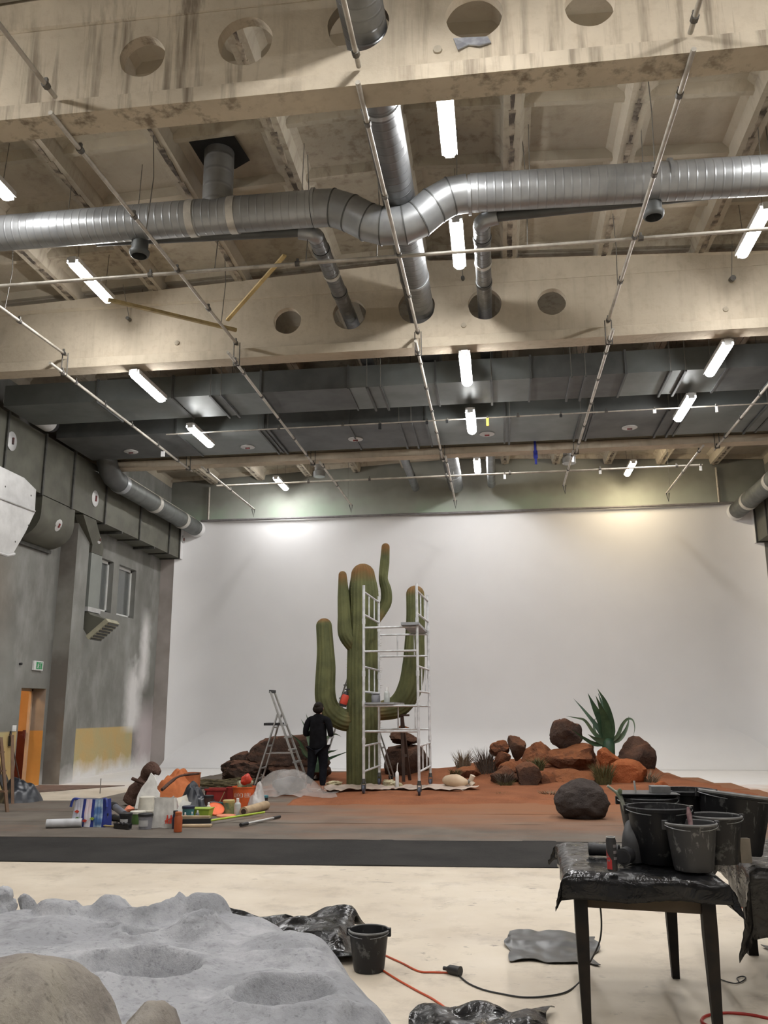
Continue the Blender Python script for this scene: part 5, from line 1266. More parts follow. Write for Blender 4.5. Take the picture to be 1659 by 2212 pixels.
tag(MB().tube(catmull([ay(350, 1706, 14.3), ay(368, 1690, 14.6), ay(390, 1676, 14.9), ay(430, 1671, 15.2)], 5), [.028]*8+[.02]*8, 8).build('branch', M_bark, None, 60), 'long brown branch lying over the orange cloth', 'branch')
heap('rubbish_bag', 'shiny black plastic rubbish bag in the paint pile', *(lambda q: (q[0].x, q[0].y+.35))(spot(406, 1748)), ZC, 74*s, .6, 50*s, simple('black_bag_plastic', (.012, .015, .022), (.02, .024, .032), 6, .3), 9, 'bag', .6)
M_twig = simple('olive_twigs', (.15, .12, .06), (.08, .065, .035), 14, .9)
c, s = spot(452, 1704); tm = MB(); r = random.Random(3)
for q in range(60):
    x = c.x+r.uniform(-.5, .3); y = c.y+r.uniform(-.15, .2); z = ZC+.03+r.random()*.14; tm.tube([(x, y, z), (x+.35, y+r.uniform(-.05, .05), z+r.uniform(-.03, .05)), (x+.75, y+r.uniform(-.1, .1), z+r.uniform(-.04, .04))], .009, 4)
tag(tm.build('twig_bundle', M_twig), 'bundle of olive brown twigs lying behind the red crate', 'twigs')
# papers, trays, lids, bottles
def card(name, lb, px, py, w, h, mat, tilt, yaw, cat, lean=.5):
    c, s = spot(px, py); W_, H_ = w*s, h*s
    M = Matrix.Translation(c+Vector((0, .1, .01))) @ Matrix.Rotation(yaw, 4, 'Z') @ Matrix.Rotation(-lean, 4, 'X') @ Matrix.Rotation(tilt, 4, 'Y')
    m = MB().grid(lambda u, v: (W_*(u-.5), .012*math.sin(u*3), H_*v), 6, 2); m.grid(lambda u, v: (W_*(u-.5), .012*math.sin(u*3)+.006, H_*v), 6, 2, 0, True)
    m.xform(M); return tag(m.build(name, mat), lb, cat)
card('card', 'pale cream card leaning beside the black rubbish bag', 398, 1765, 22, 45, M_cream, -.35, .2, 'card')
card('card', 'white printed paper leaning behind the cream card', 380, 1768, 26, 36, M_paper, .2, -.3, 'card')
card('card', 'brown and white folded leaflet above the paper bag', 374, 1750, 18, 28, simple('brown_leaflet', (.22, .16, .15), (.5, .45, .42), 5, .7), -.5, .3, 'leaflet')
c, s = spot(432, 1768); t = thing('paint_tray', 'lime green plastic tray', 'tray', c)
loft(MB(), [rect(c.x-17*s, c.x+17*s, c.y, c.y+.18, c.z), rect(c.x-20*s, c.x+20*s, c.y-.02, c.y+.2, c.z+18*s)]).build('tray_body', M_lime, t); MB().bb((c.x-21*s, c.y-.03, c.z+18*s), (c.x+21*s, c.y+.21, c.z+18*s+.012)).build('rim', M_lime, t)
for px, py, r_, lb, tl in ((459, 1762, 19, 'bright orange lid leaning on the lime tray', .9), (483, 1766, 20, 'bright orange lid lying flat on the carpet', .0)):
    c, s = spot(px, py); m = MB().lathe([(r_*s, 0), (r_*s, .02), (r_*s*.93, .026), (r_*s*.9, .018)], 24); m.xform(Matrix.Translation(c+Vector((0, .12, .0 if tl == 0 else .075))) @ Matrix.Rotation(tl*.6, 4, 'X') @ Matrix.Rotation(tl*.35, 4, 'Y')); tag(m.build('tub_lid', M_or2 if tl else m_col('salmon_lid', (.80, .30, .17)), None, 40), lb, 'lid')
c, s = spot(381, 1798); bottle('spray_can', 'orange spray can standing at the front of the paint pile', c+Vector((0, .05, 0)), 8.5*s, 44*s, m_col('rusty_orange_can', (.45, .10, .03)), m_col('orange_cap', (.5, .13, .04)), 'can', .75, .12)
c, s = spot(372, 1792); bottle('spray_can', 'dark spray can behind the orange spray can', c+Vector((0, .1, 0)), 6*s, 40*s, M_navy, M_bk, 'can', .75, .12)
for px, py, r_, h_, mb, mc, lb in ((396, 1778, 4, 20, m_col('rust_bottle', (.35, .12, .06)), M_white, 'small rust coloured bottle with white cap'), (411, 1773, 3.6, 17, M_teal, M_white, 'small teal bottle with white cap'), (423, 1772, 4, 19, m_col('grey_blue_bottle', (.13, .15, .17)), M_white, 'small grey bottle with white cap on the tan board'), (447, 1762, 4.5, 26, M_cream, M_white, 'cream bottle with white cap behind the lime tray'), (510, 1762, 7, 34, M_clear, M_white, 'clear plastic bottle in front of the orange bucket'), (324, 1772, 5, 14, M_clear, M_white, 'small clear bottle beside the grey pot')):
    c, s = spot(px, py); bottle('paint_bottle', lb, c+Vector((0, .06, 0)), r_*s, h_*s, mb, mc)
c, s = spot(420, 1787); tag(MB().box(c+Vector((0, .08, .012)), (62*s, .16, .022), .12).build('board', M_tan), 'tan wooden board under the small bottles', 'board')
# rolls and poles
def roll(lb, p0, p1, r, mat, mat_in, name='paper_roll'):
    a, b = fl(*p0, ZC), fl(*p1, ZC); a.z = b.z = ZC+r; a.y += r; b.y += r; t = thing(name, lb, 'roll', (a+b)/2)
    MB().tube([a, b], r, 20).build('roll_body', mat, t, 50)
    d = (b-a).normalized()*.004
    MB().tube([a-d, a-d*.2], r*.6, 16).tube([b+d*.2, b+d], r*.6, 16).build('core_hole', mat_in, t)
roll('white roll lying left of the striped bag', (95, 1790), (172, 1788), .058, m_col('grey_white_roll', (.55, .56, .58)), M_greyp)
roll('kraft paper roll lying right of the jars', (523, 1765), (572, 1750), .068, M_tan, M_dkwood)
def pole(name, lb, p0, p1, r, mat, ends, z=.03, cat='pole'):
    a, b = fl(*p0, ZC), fl(*p1, ZC); a.z = b.z = ZC+z; t = thing(name, lb, cat, (a+b)/2); d = (b-a).normalized()
    MB().tube([a, b], r, 10).build('shaft', mat, t, 60)
    if ends: MB().tube([a-d*.05, a+d*.12], r*1.6, 10).build('grip', ends, t, 60); MB().tube([b-d*.14, b+d*.03], r*1.45, 10).build('grip', ends, t, 60)
    return t, a, b
pole('telescopic_pole', 'grey telescopic roller pole with black grips on the carpet', (524, 1786), (602, 1769), .015, M_galvb, M_bk)
t, a, b = pole('broom', 'lime green handled broom with tan bristles on the carpet', (452, 1781), (571, 1762), .015, m_col('lime_handle', (.42, .55, .05)), None, .05, 'broom')
MB().bar(a+Vector((-.42, -.03, -.01)), a+Vector((.02, .0, 0)), .06, .06).build('head', M_bk, t); MB().bar(a+Vector((-.42, .05, .02)), a+Vector((-.02, .07, .02)), .10, .07).build('bristles', M_tan, t)
t, a, b = pole('brush', 'black scrubbing brush on a thin wooden handle at the front left', (178, 1783), (252, 1789), .012, M_wood, None, .02, 'brush')
MB().bar(b+Vector((-.02, 0, .015)), b+Vector((.24, -.12, .02)), .06, .06).build('head', M_bk, t)
bb_ = MB(); r = random.Random(9)
for q in range(70): u = r.random(); p = (b+Vector((-.02, 0, .02))).lerp(b+Vector((.26, -.13, .02)), u); bb_.tube([p, p+Vector((r.uniform(-.03, .03), r.uniform(-.05, .02), r.uniform(.01, .05)))], .004, 4)
bb_.build('bristles', M_bk, t)
c, s = spot(570, 1741); t = thing('travel_cup', 'black travel cup with teal lid beside the sand', 'cup', c)
MB().lathe([(5.5*s, 0), (7*s, 17*s)], 18, c+Vector((0, .05, 0))).build('body', M_bk, t, 40); MB().lathe([(7.4*s, 16*s), (7.2*s, 20*s), (5*s, 21*s)], 18, c+Vector((0, .05, 0))).build('lid', m_col('teal_lid', (.07, .22, .26)), t, 40)
# wrapper and white bag behind the orange bucket
heap('plastic_bag', 'crumpled white plastic bag behind the orange bucket', *(lambda q: (q[0].x, q[0].y+.2))(spot(548, 1748)), ZC, .32, .3, .42, m_film('white_bag_film', (.7, .68, .66), .8), 13, 'bag', .5)
c, s = spot(523, 1746); c = c+Vector((0, .16, 38*s)); t = thing('food_wrapper', 'red and green food wrapper sticking out of the orange bucket', 'wrapper', c)
m = rock_mesh((c.x-.16, c.y-.1, c.z-.08), (c.x+.12, c.y+.1, c.z+.14), 91, 18, 3, .18); m.build('wrapper_body', simple('green_clear_wrapper', (.42, .45, .33), (.15, .2, .06), 6, .3), t, 40)
m = rock_mesh((c.x-.06, c.y-.14, c.z+.05), (c.x+.13, c.y+.02, c.z+.24), 92, 14, 3, .12); m.build('red_panel', M_redp, t, 40)
# dark tools between bag and pots
for k, (p0, p1, r_, mt, lb) in enumerate((((237, 1762), (262, 1772), .05, simple('blue_grey_metal', (.14, .15, .19), (.2, .21, .25), 6, .4, .3), 'blue grey metal tube tool lying behind the black pot'), ((236, 1774), (258, 1778), .04, M_bk, 'black tool case lying in front of the metal tube'))):
    a, b = fl(*p0, ZC), fl(*p1, ZC); a.z = ZC+r_+(.09 if k == 0 else 0); b.z = ZC+r_+(.02 if k == 0 else 0); a.y += .1; b.y += .1; tt = thing('hand_tool', lb, 'tool', (a+b)/2); MB().tube([a, b], r_, 12).build('barrel', mt, tt, 60); MB().tube([a, a.lerp(b, .2)], r_*1.15, 12).build('collar', M_bk, tt, 60)
c, s = spot(268, 1762); tag(rock_mesh((c.x-.08, c.y+.1, ZC), (c.x+.08, c.y+.24, ZC+.13), 93, 10, 3, .08).build('sponge', m_col('salmon_sponge', (.75, .25, .14), .9), None, 40), 'salmon coloured sponge behind the black pot', 'sponge')
# ================================================================== things at the left wall
# exit sign
c = ax(79, 1438, XL); t = thing('exit_sign', 'green emergency exit sign with running figure on the left wall', 'sign', c)
MB().bb((XL+.004, c.y-.19, c.z-.10), (XL+.05, c.y+.19, c.z+.10)).build('box', M_white, t)
MB().bb((XL+.05, c.y-.10, c.z-.075), (XL+.054, c.y+.16, c.z+.075)).build('green_panel', simple('exit_green', (.02, .28, .09), None, 9, .4), t)
fg = MB(); X_ = XL+.057
def fb(y0, z0, y1, z1, w=.016): fg.bar((X_, c.y+y0, c.z+z0), (X_, c.y+y1, c.z+z1), w, .004, (1, 0, 0))
fb(-.02, .03, -.035, -.015, .026); fb(-.035, -.015, -.07, -.055); fb(-.03, -.015, .0, -.03); fb(.0, -.03, -.005, -.06); fb(-.02, .025, .02, .01, .012); fb(-.02, .025, -.06, .01, .012)
fg.lathe([(.013, 0), (.013, .003)], 12)
for q in range(len(fg.v)-24, len(fg.v)): x, y, z = fg.v[q]; fg.v[q] = (X_+z, c.y-.012+x, c.z+.053+y)
fb(.06, -.06, .06, .06, .01); fb(.13, -.06, .13, .06, .01); fb(.06, .06, .13, .06, .01)
fg.build('running_figure', M_white, t)
c = ax(29, 1573, XL); t = thing('light_switch', 'white light switch beside the doorway', 'switch', c); MB().bb((XL+.003, c.y-.07, c.z-.06), (XL+.025, c.y+.07, c.z+.06)).build('plate', M_white, t); MB().bb((XL+.025, c.y-.03, c.z-.035), (XL+.034, c.y+.03, c.z+.035)).build('rocker', M_white, t)
c = ax(42, 1434, XL); tag(MB().tube([(XL+.0, c.y, c.z), (XL+.06, c.y, c.z)], .025, 10).build('wall_hook', M_black, None, 50), 'small black hook on the left wall near the exit sign', 'hook')
# broom leaning at the door
t = thing('broom', 'broom leaning on the left wall beside the doorway', 'broom', (-9.75, 16.9, 0))
MB().tube([(-9.66, 17.05, .02), (-9.95, 16.92, 1.12)], .014, 8).build('shaft', M_dkwood, t); MB().bb((-9.86, 16.87, .0), (-9.55, 17.2, .10)).build('head', M_black, t)
c = ax(20, 1600, XL); t = thing('hanging_brush', 'black hand brush hanging on the yellow painted wall', 'brush', c); MB().bb((XL+.01, c.y-.05, c.z-.1), (XL+.06, c.y+.06, c.z+.1)).build('head', M_black, t); MB().bb((XL+.005, c.y-.02, c.z+.08), (XL+.03, c.y+.02, c.z+.19)).build('handle', M_black, t)
t = thing('shovel', 'black shovel blade leaning low on the left wall', 'shovel', (-9.6, 16.3, 0)); c = ax(16, 1680, -9.7)
MB().add([(c.x, c.y-.1, 0), (c.x+.04, c.y+.1, 0), (c.x-.12, c.y+.12, .34), (c.x-.16, c.y-.14, .36), (c.x+.03, c.y-.1, 0), (c.x+.07, c.y+.1, 0), (c.x-.09, c.y+.12, .34), (c.x-.13, c.y-.14, .36)], [(0, 1, 2, 3), (7, 6, 5, 4), (0, 4, 5, 1), (1, 5, 6, 2), (2, 6, 7, 3), (3, 7, 4, 0)]).build('blade', M_black, t); MB().tube([(c.x-.14, c.y, .33), (XL+.03, c.y, .9)], .014, 8).build('shaft', M_dkwood, t)
# black rubbish bag and wooden trestle cut by the left edge
cb = fl(12, 1738)
heap('rubbish_bag', 'big black rubbish bag cut by the left edge near the doorway', cb.x+.02, cb.y+.4, 0, .78, .8, .50, bpy.data.materials['black_bag_plastic'], 21, 'bag', .3)
t = thing('wooden_ladder', 'brown wooden step ladder cut by the left edge', 'ladder', (-8.55, 13.9, 0))
for s_ in (0, 1):
    a = fl(16+s_*4, 1756-s_*16); b = Vector((a.x-.32, a.y+.15, 1.15)); MB().bar((a.x, a.y+s_*.1, 0), b+Vector((0, s_*.3, 0)), .05, .03).build('stile', m_col('brown_timber', (.17, .10, .06), .8) if s_ == 0 else bpy.data.materials['brown_timber'], t)
a = fl(16, 1756); e_ = fl(20, 1740)
for k in (.28, .55, .8): p = Vector((a.x-.32*k, a.y+.15*k, 1.15*k)); q = Vector((e_.x-.32*k, e_.y+.1+.45*k, 1.15*k)); MB().bar(p+Vector((-.3, 0, 0)), p+Vector((.01, .0, 0)), .12, .025).build('tread', bpy.data.materials['brown_timber'], t)
MB().bar((a.x-.9, a.y+.2, 0), (a.x-.36, a.y+.2, 1.15), .05, .03).build('rear_leg', bpy.data.materials['brown_timber'], t)
# doormat and short planks on the floor by the door
m = MB().add([(-9.85, 16.2, .002), (-9.0, 16.75, .002), (-8.0, 18.25, .002), (-9.9, 18.2, .002), (-9.85, 16.2, .014), (-9.0, 16.75, .014), (-8.0, 18.25, .014), (-9.9, 18.2, .014)], [(3, 2, 1, 0), (4, 5, 6, 7), (0, 1, 5, 4), (1, 2, 6, 5), (2, 3, 7, 6), (3, 0, 4, 7)])
tag(m.build('door_mat', simple('brown_mat', (.16, .105, .085), (.11, .075, .06), 6, .95)), 'brown wedge shaped mat in front of the doorway', 'mat')
a, b = fl(40, 1722), fl(66, 1713); tag(MB().bar(a+Vector((0, 0, .02)), b+Vector((0, 0, .02)), .05, .03).build('batten', M_dkwood), 'short dark batten on the floor near the black bag', 'batten')
a, b = fl(45, 1713), fl(72, 1709); tag(MB().bar(a+Vector((0, 0, .015)), b+Vector((0, 0, .015)), .12, .02).build('batten', m_col('pink_board', (.5, .36, .32), .8)), 'pale pinkish board on the floor near the black bag', 'batten')
a = fl(216, 1714); tag(MB().tube([(a.x, a.y, 0), (a.x, a.y, .28)], .008, 6).build('thin_rod', M_wire), 'thin rod standing upright on the floor behind the paint pile', 'rod')
# ================================================================== foreground: work table with buckets
TZ = .73
M_tleg = simple('black_stained_leg', (.008, .007, .0065), (.018, .013, .009), 8, .6, spec=.3)
M_apron = simple('brown_apron', (.095, .068, .042), (.07, .05, .03), 4, .7)
tb = thing('work_table', 'dark wooden work table with black tapered legs', 'table', (.70, 5.3, 0))
TQ = [(.34, 4.90), (1.05, 4.78), (1.07, 5.85), (.37, 5.90)]
MB().prism(TQ, TZ-.025, TZ).build('tabletop', M_apron, tb)
def inset(k): cx_, cy_ = .71, 5.36; return [(cx_+(x-cx_)*k, cy_+(y-cy_)*k) for x, y in TQ]
q = inset(.90)
for i in range(4):
    a, b = q[i], q[(i+1) % 4]; MB().bar((a[0], a[1], TZ-.10), (b[0], b[1], TZ-.10), .025, .15).build('apron', M_apron, tb)
for x, y, lx, ly in ((.385, 4.93, .03, 0), (1.005, 4.83, .0, 0), (.985, 5.78, -.01, 0), (.455, 5.83, .0, 0)):
    m = MB(); w0, w1 = .042, .066
    loft(m, [rect(x-w0/2, x+w0/2, y-w0/2, y+w0/2, 0), rect(x-w1/2, x+w1/2, y-w1/2, y+w1/2, .45), rect(x-w1/2, x+w1/2, y-w1/2, y+w1/2, TZ-.03)]); m.build('leg', M_tleg, tb)
def m_blackfilm(name, a=1.0, c=(.006, .006, .0065)):
    n = NT(name); n.out(n.mix(n.mr(n.noise(6, 4), .4, .65), c, sh(c, 2.0)), n.mr(n.noise(9, 3), .35, .7, .14, .34))
    n.bump(n.noise(7, 4, None, .55, 1.0), .45, .03); n.b.inputs['Specular IOR Level'].default_value = .4; n.b.inputs['Alpha'].default_value = a; return n.m
M_bfilm = m_blackfilm('black_plastic_film'); M_bfilm2 = m_blackfilm('thin_black_plastic_film', .9, (.012, .011, .010))
def drape(name, lb, quad, z, over, mat, seed, N=56, drop=1.0, tip=.10):
    # a sheet lying on a four-cornered top and hanging over its edges
    oL, oR, oF, oB = over
    A, B_q, C_q, D_q = [Vector((x, y, 0)) for x, y in quad]
    Lx = (B_q-A).length; Ly = (D_q-A).length
    def fn(u, v):
        s_ = -oL+(Lx+oL+oR)*u; t_ = -oF+(Ly+oF+oB)*v
        cs, ct_ = min(max(s_/Lx, 0), 1), min(max(t_/Ly, 0), 1)
        p = (A*(1-cs)+B_q*cs)*(1-ct_)+(D_q*(1-cs)+C_q*cs)*ct_
        dx = s_-cs*Lx; dy = t_-ct_*Ly; d = max(abs(dx), abs(dy))+.45*min(abs(dx), abs(dy))
        out = Vector((math.copysign(1, dx) if abs(dx) > 1e-6 else 0, math.copysign(1, dy) if abs(dy) > 1e-6 else 0, 0))
        w_ = s_ if abs(dy) > abs(dx) else t_; fold = .012*math.sin(w_*17+seed)*min(1, d*6)+.015*nz(w_*6, seed, 2)*min(1, d*6)
        sp_ = .5*min(abs(dx), abs(dy)); hz_ = z+.006+.012*abs(nz(s_, t_, seed, 7))+.008*abs(nz(s_, t_, seed+5, 16))-d*drop*(1+.25*nz(s_*3, t_*3, seed+8))
        return (p.x+out.x*(.012+min(d, .03)+fold+sp_), p.y+out.y*(.012+min(d, .03)+fold+sp_), hz_)
    o = MB().grid(fn, N, N).build(name, mat, None, 60)
    md = o.modifiers.new('thickness', 'SOLIDIFY'); md.thickness = .002
    return tag(o, lb, 'plastic sheet')
drape('table_film', 'shiny black plastic film covering the work table', TQ, TZ, (.10, .14, .125, .10), M_bfilm, 2)
# a second covered table beyond the right edge
t2 = thing('work_table', 'second table at the right edge, hidden under plastic film', 'table', (1.95, 5.9, 0))
TQ2 = [(1.38, 5.30), (2.55, 5.15), (2.65, 6.3), (1.50, 6.45)]
MB().prism(TQ2, .66, .69).build('tabletop', M_apron, t2)
for x, y in ((1.85, 5.36), (2.5, 5.25), (2.55, 6.2), (1.58, 6.35)): MB().box((x, y, .33), (.06, .06, .66)).build('leg', M_tleg, t2)
drape('table_film', 'dark grey plastic film hanging from the second table at the right edge', TQ2, .69, (.26, .2, .34, .1), M_bfilm2, 7)
# buckets
def m_bucket(name, base, amount, spl=(.36, .36, .35)):
    n = NT(name)
    c = n.mix(n.mr(n.noise(4, 5), .42, .62), base, sh(base, 1.6))
    drip = n.mr(n.noise(1, 6, n.scale((34, 34, 7)), .65), .60, .66)
    c = n.mix(n.mul(drip, amount), c, spl)
    c = n.mix(n.mul(n.mr(n.noise(14, 5, None, .6), .60, .66), amount), c, spl)
    return n.out(c, n.mr(n.noise(6, 3), .3, .7, .35, .6), 0, .35)
M_bkt_blk = m_bucket('black_bucket', (.006, .006, .007), .10); M_bkt_gry = m_bucket('plaster_splashed_bucket', (.030, .030, .031), .55, (.26, .26, .25)); M_bkt_mid = m_bucket('dirty_black_bucket', (.012, .012, .013), .32, (.24, .24, .23))
M_plaster = simple('grey_plaster', (.24, .24, .235), (.15, .15, .148), 9, .8)
def tbucket(lb, px, py, rt, h, mat, inner=None, fill=.15, tilt=(0, 0), Yfix=None, z0=TZ+.022, drip=False, spout=False, name='bucket', handle=True, rbk=.78):
    c = fl(px, py, z0) if Yfix is None else Vector((ay(px, py, Yfix).x, Yfix, z0))
    if Yfix is None: c.y += rt*rbk
    t = thing(name, lb, 'bucket', c)
    t.rotation_euler = (tilt[0], tilt[1], 0)
    rb = rt*rbk
    MB().lathe([(rb*.96, 0), (rb, .012), (rt*.985, h*.9), (rt, h*.92), (rt*1.035, h*.925), (rt*1.045, h*.965), (rt*1.03, h), (rt*.99, h), (rt*.96, h*.93), (rb*.95, .02)], 36).build('body', mat, t, 40, True)
    MB().lathe([(rt*1.05, h*.955), (rt*1.06, h*.985), (rt*1.02, h*1.004), (rt*.975, h*.995)], 36, (0, 0, 0), 0, False, False).build('rim', inner or mat, t, 40, True)
    if fill: MB().lathe([((rb+(rt-rb)*fill)*.955, h*fill), ((rb+(rt-rb)*fill)*.955, h*fill+.004)], 30).build('contents', inner or M_plaster, t, None, True)
    if inner: MB().lathe([(rt*.985, h*.995), (rb*.965, .03)], 36, (0, 0, 0), 0, False, False).build('coated_inside', inner, t, 40, True)
    for s_ in (-1, 1): MB().box((s_*rt*1.05, 0, h*.93), (.02, .035, .045)).build('ear', mat, t, None, True)
    if handle:
        P = [(rt*1.07*math.cos(a), -rt*1.04*math.sin(a)*.92, h*.95-.02*math.sin(a)) for a in [math.pi*k/14 for k in range(15)]]
        MB().tube(P, .0025, 6).build('wire_handle', M_galv, t, 60, True)
    return t
tbucket('plaster splashed grey bucket at the front of the table', 1497, 1850, .128, .235, M_bkt_gry, M_plaster, .8, (0, 0), 4.91)
tbucket('glossy black bucket left of the splashed bucket', 1428, 1830, .168, .29, M_bkt_blk, None, .45, (0, 0), 5.14)
tbucket('black bucket under the painting tray at the back left of the table', 1407, 1850, .168, .30, M_bkt_mid, None, .3, (0, 0), 5.55)
tbucket('grey black bucket right of the splashed bucket', 1552, 1850, .135, .245, M_bkt_mid, M_plaster, .7, (0, 0), 5.15)
tbucket('large black mixing bucket tilted at the right end of the table', 1585, 1850, .20, .33, M_bkt_mid, M_plaster, .2, (R_(-3), R_(7)), 5.50)
tbucket('black bucket at the back of the table between the others', 1490, 1840, .17, .33, M_bkt_blk, None, .3, (0, 0), 5.72)
# brush in the front bucket
c = ay(1497, 1830, 4.95); t = thing('paint_brush', 'brush with a worn purple handle standing in the splashed bucket', 'brush', c)
a = Vector((c.x, 4.93, TZ+.15)); b_ = Vector((c.x-.005, 4.97, TZ+.325))
MB().tube([a, a.lerp(b_, .35), a.lerp(b_, .5), a.lerp(b_, .8), b_], [.016, .016, .012, .014, .006], 10).build('handle', simple('worn_purple_handle', (.17, .075, .085), (.35, .25, .24), 14, .6), t, 60)
MB().box(a+Vector((0, 0, -.02)), (.05, .02, .06)).build('ferrule', M_galvb, t)
# tray with blocks on the back bucket
c = ay(1400, 1747, 5.55); zt = TZ+.022+.302
t = thing('paint_tray', 'black tray lying across the back left bucket', 'tray', (c.x, 5.5, zt))
loft(MB(), [rect(c.x-.15, c.x+.15, 5.46, 5.66, zt+.004), rect(c.x-.165, c.x+.165, 5.44, 5.68, zt+.018)]).build('tray_body', M_black, t); MB().bb((c.x-.17, 5.43, zt+.018), (c.x+.17, 5.69, zt+.022)).build('rim', M_black, t)
tag(MB().bb((c.x+.02, 5.50, zt+.023), (c.x+.13, 5.60, zt+.06)).build('plaster_block', M_plaster), 'grey plaster block on the black tray', 'block')
tag(MB().tube([(c.x-.07, 5.52, zt+.022), (c.x-.075, 5.52, zt+.09)], .006, 8).build('mixing_stick', M_galvb), 'short pale stick standing on the black tray', 'stick')
t = thing('paint_brush', 'paint crusted brush bent over the back left bucket', 'brush', (c.x-.15, 5.5, zt))
bp = [ay(1352, 1755, 5.45), ay(1343, 1728, 5.45), ay(1335, 1715, 5.45), ay(1312, 1697, 5.45)]
MB().tube(catmull(bp, 4), [.012]*5+[.014]*4+[.008]*4, 8).build('handle', simple('crusted_handle', (.42, .42, .36), (.25, .28, .2), 18, .8), t, 60)
MB().tube([ay(1340, 1722, 5.45), ay(1339, 1708, 5.44), ay(1337, 1704, 5.44)], [.010, .014, .008], 8).build('side_sprig', simple('sprig_green', (.16, .19, .11), None, 9, .8), t, 60)
# drinks can
c = fl(1325, 1884, TZ+.02); c.y += .028; t = thing('drinks_can', 'slim black and red drinks can at the left end of the table', 'can', c)
MB().lathe([(.022, 0), (.0265, .008), (.0265, .150), (.022, .163), (.0235, .166), (.0225, .168), (.020, .162)], 28, c).build('body', M_black, t, 40)
MB().lathe([(.0238, .1645), (.0238, .1685), (.021, .1685), (.021, .163)], 28, c, 0, False, True).build('rim', M_galvb, t, 40)
def wrap(a0, a1, z0, z1, mat, nm, fnz=None):
    MB().grid(lambda u, v: (c.x+.0268*math.sin(a0+(a1-a0)*u), c.y-.0268*math.cos(a0+(a1-a0)*u), c.z+(z0+(z1-z0)*v if fnz is None else fnz(u, v))), 10, 4).build(nm, mat, t, 60)
M_canred = m_col('can_red', (.42, .03, .03), .35); M_cang = m_col('can_grey_print', (.16, .15, .16), .4)
wrap(-1.5, -.15, .012, .085, M_canred, 'red_panel', lambda u, v: .012+(.095-.05*u)*v)
for k in range(3): wrap(.25, 1.1, .118-.03*k, .132-.03*k, M_cang, 'grey_print')
wrap(-1.1, -.5, .05, .058, M_cang, 'grey_print'); wrap(-1.25, -.75, .068, .074, M_cang, 'grey_print')
# black tube and pipe fitting
a, b_ = ay(1274, 1848, 5.35), ay(1338, 1847, 5.30)
a.z = b_.z = TZ+.05; t = thing('black_tube', 'black tube lying at the left end of the table', 'tube', (a+b_)/2)
MB().tube([a, b_], .033, 18).build('tube_body', M_black, t, 50); MB().tube([a-Vector((.004, 0, 0)), a+Vector((.03, 0, 0))], .036, 18).build('end_ring', M_bk, t, 50)
c = ay(1362, 1835, 5.12); t = thing('pipe_fitting', 'black plastic pipe fitting beside the glossy bucket', 'fitting', Vector((c.x, 5.12, TZ)))
M_pipe = simple('dull_black_plastic', (.03, .03, .032), (.05, .05, .052), 8, .5)
MB().tube(catmull([(c.x+.02, 5.14, TZ+.025), (c.x+.02, 5.14, TZ+.12), (c.x+.05, 5.2, TZ+.19)], 4), .062, 20).build('elbow', M_pipe, t, 50)
MB().tube([(c.x-.02, 5.09, TZ+.062), (c.x-.055, 5.02, TZ+.062)], .043, 20).build('socket', M_pipe, t, 50); MB().tube([(c.x-.0555, 5.019, TZ+.062), (c.x-.057, 5.016, TZ+.062)], .033, 20).build('opening', M_black, t)
c = ay(1609, 1850, 5.15); tag(MB().box((c.x, 5.15, TZ+.085), (.06, .035, .125), .2).build('timber_block', simple('dusty_timber', (.22, .19, .15), (.16, .14, .11), 8, .8)), 'dusty upright timber block at the right of the table buckets', 'block')
# ================================================================== grey moonscape prop
def m_moon(name, c1, c2, c3, k3):
    n = NT(name)
    c = n.mix(n.mr(n.noise(1.7, 5), .36, .64), c1, c2)
    c = n.mix(n.mul(n.mr(n.noise(7, 6, None, .68), .5, .68), .55), c, sh(c2, .62))
    c = n.mix(n.mul(n.mr(n.noise(38, 4), .56, .72), .55), c, sh(c2, .45))
    c = n.mix(n.mul(n.mr(n.noise(3.1, 6), .55, .7), k3), c, c3)
    n.bump(n.noise(24, 5, None, .7), .6, .02)
    return n.out(c, .92, 0, .1)
M_moon = m_moon('grey_moon_paint', (.44, .445, .46), (.30, .305, .32), (.56, .56, .58), .45)
M_moon2 = m_moon('brownish_moon_paint', (.34, .31, .26), (.235, .21, .195), (.46, .44, .42), .4)
EDGE = [(-5.0, 5.5), (-3.4, 5.8), (-2.3, 6.0), (-1.65, 6.0), (-1.28, 5.85), (-1.0, 5.5), (-.70, 5.05), (-.44, 4.6), (-.22, 4.1), (-.02, 3.5), (.12, 2.8), (.2, 1.6)]
def edge_d(x, y):
    best = 9; sgn = 1
    for (ax0, ay0), (bx0, by0) in zip(EDGE, EDGE[1:]):
        dx, dy = bx0-ax0, by0-ay0; t_ = max(0, min(1, ((x-ax0)*dx+(y-ay0)*dy)/(dx*dx+dy*dy)))
        ex, ey = x-ax0-dx*t_, y-ay0-dy*t_; d = math.hypot(ex, ey)
        if d < best: best = d; sgn = 1 if (dx*ey-dy*ex) < 0 else -1
    return best*sgn
def crater(x, y, cx_, cy_, r, rim, dep, sq=1.0):
    d = math.hypot(x-cx_, (y-cy_)*sq)/r
    return rim*math.exp(-((d-1)/.32)**2)-dep*max(0, 1-d*d)**.8 if d < 2.4 else 0
def cone(x, y, cx_, cy_, r, h, p=1.6):
    d = math.hypot(x-cx_, y-cy_)/r; return h*max(0, 1-d**p) if d < 1 else 0
def smooth(t_): t_ = max(0, min(1, t_)); return t_*t_*(3-2*t_)
MPT = {k: fl(px, py, .36) for k, (px, py) in dict(rim=(318, 1962), spike=(432, 1968), vent=(425, 2000), flat=(300, 2008), peak=(122, 1975), dark=(290, 2090), dish=(610, 2155), bump=(660, 2030), soft=(40, 2000), low=(790, 2205), rim2=(245, 1965)).items()}
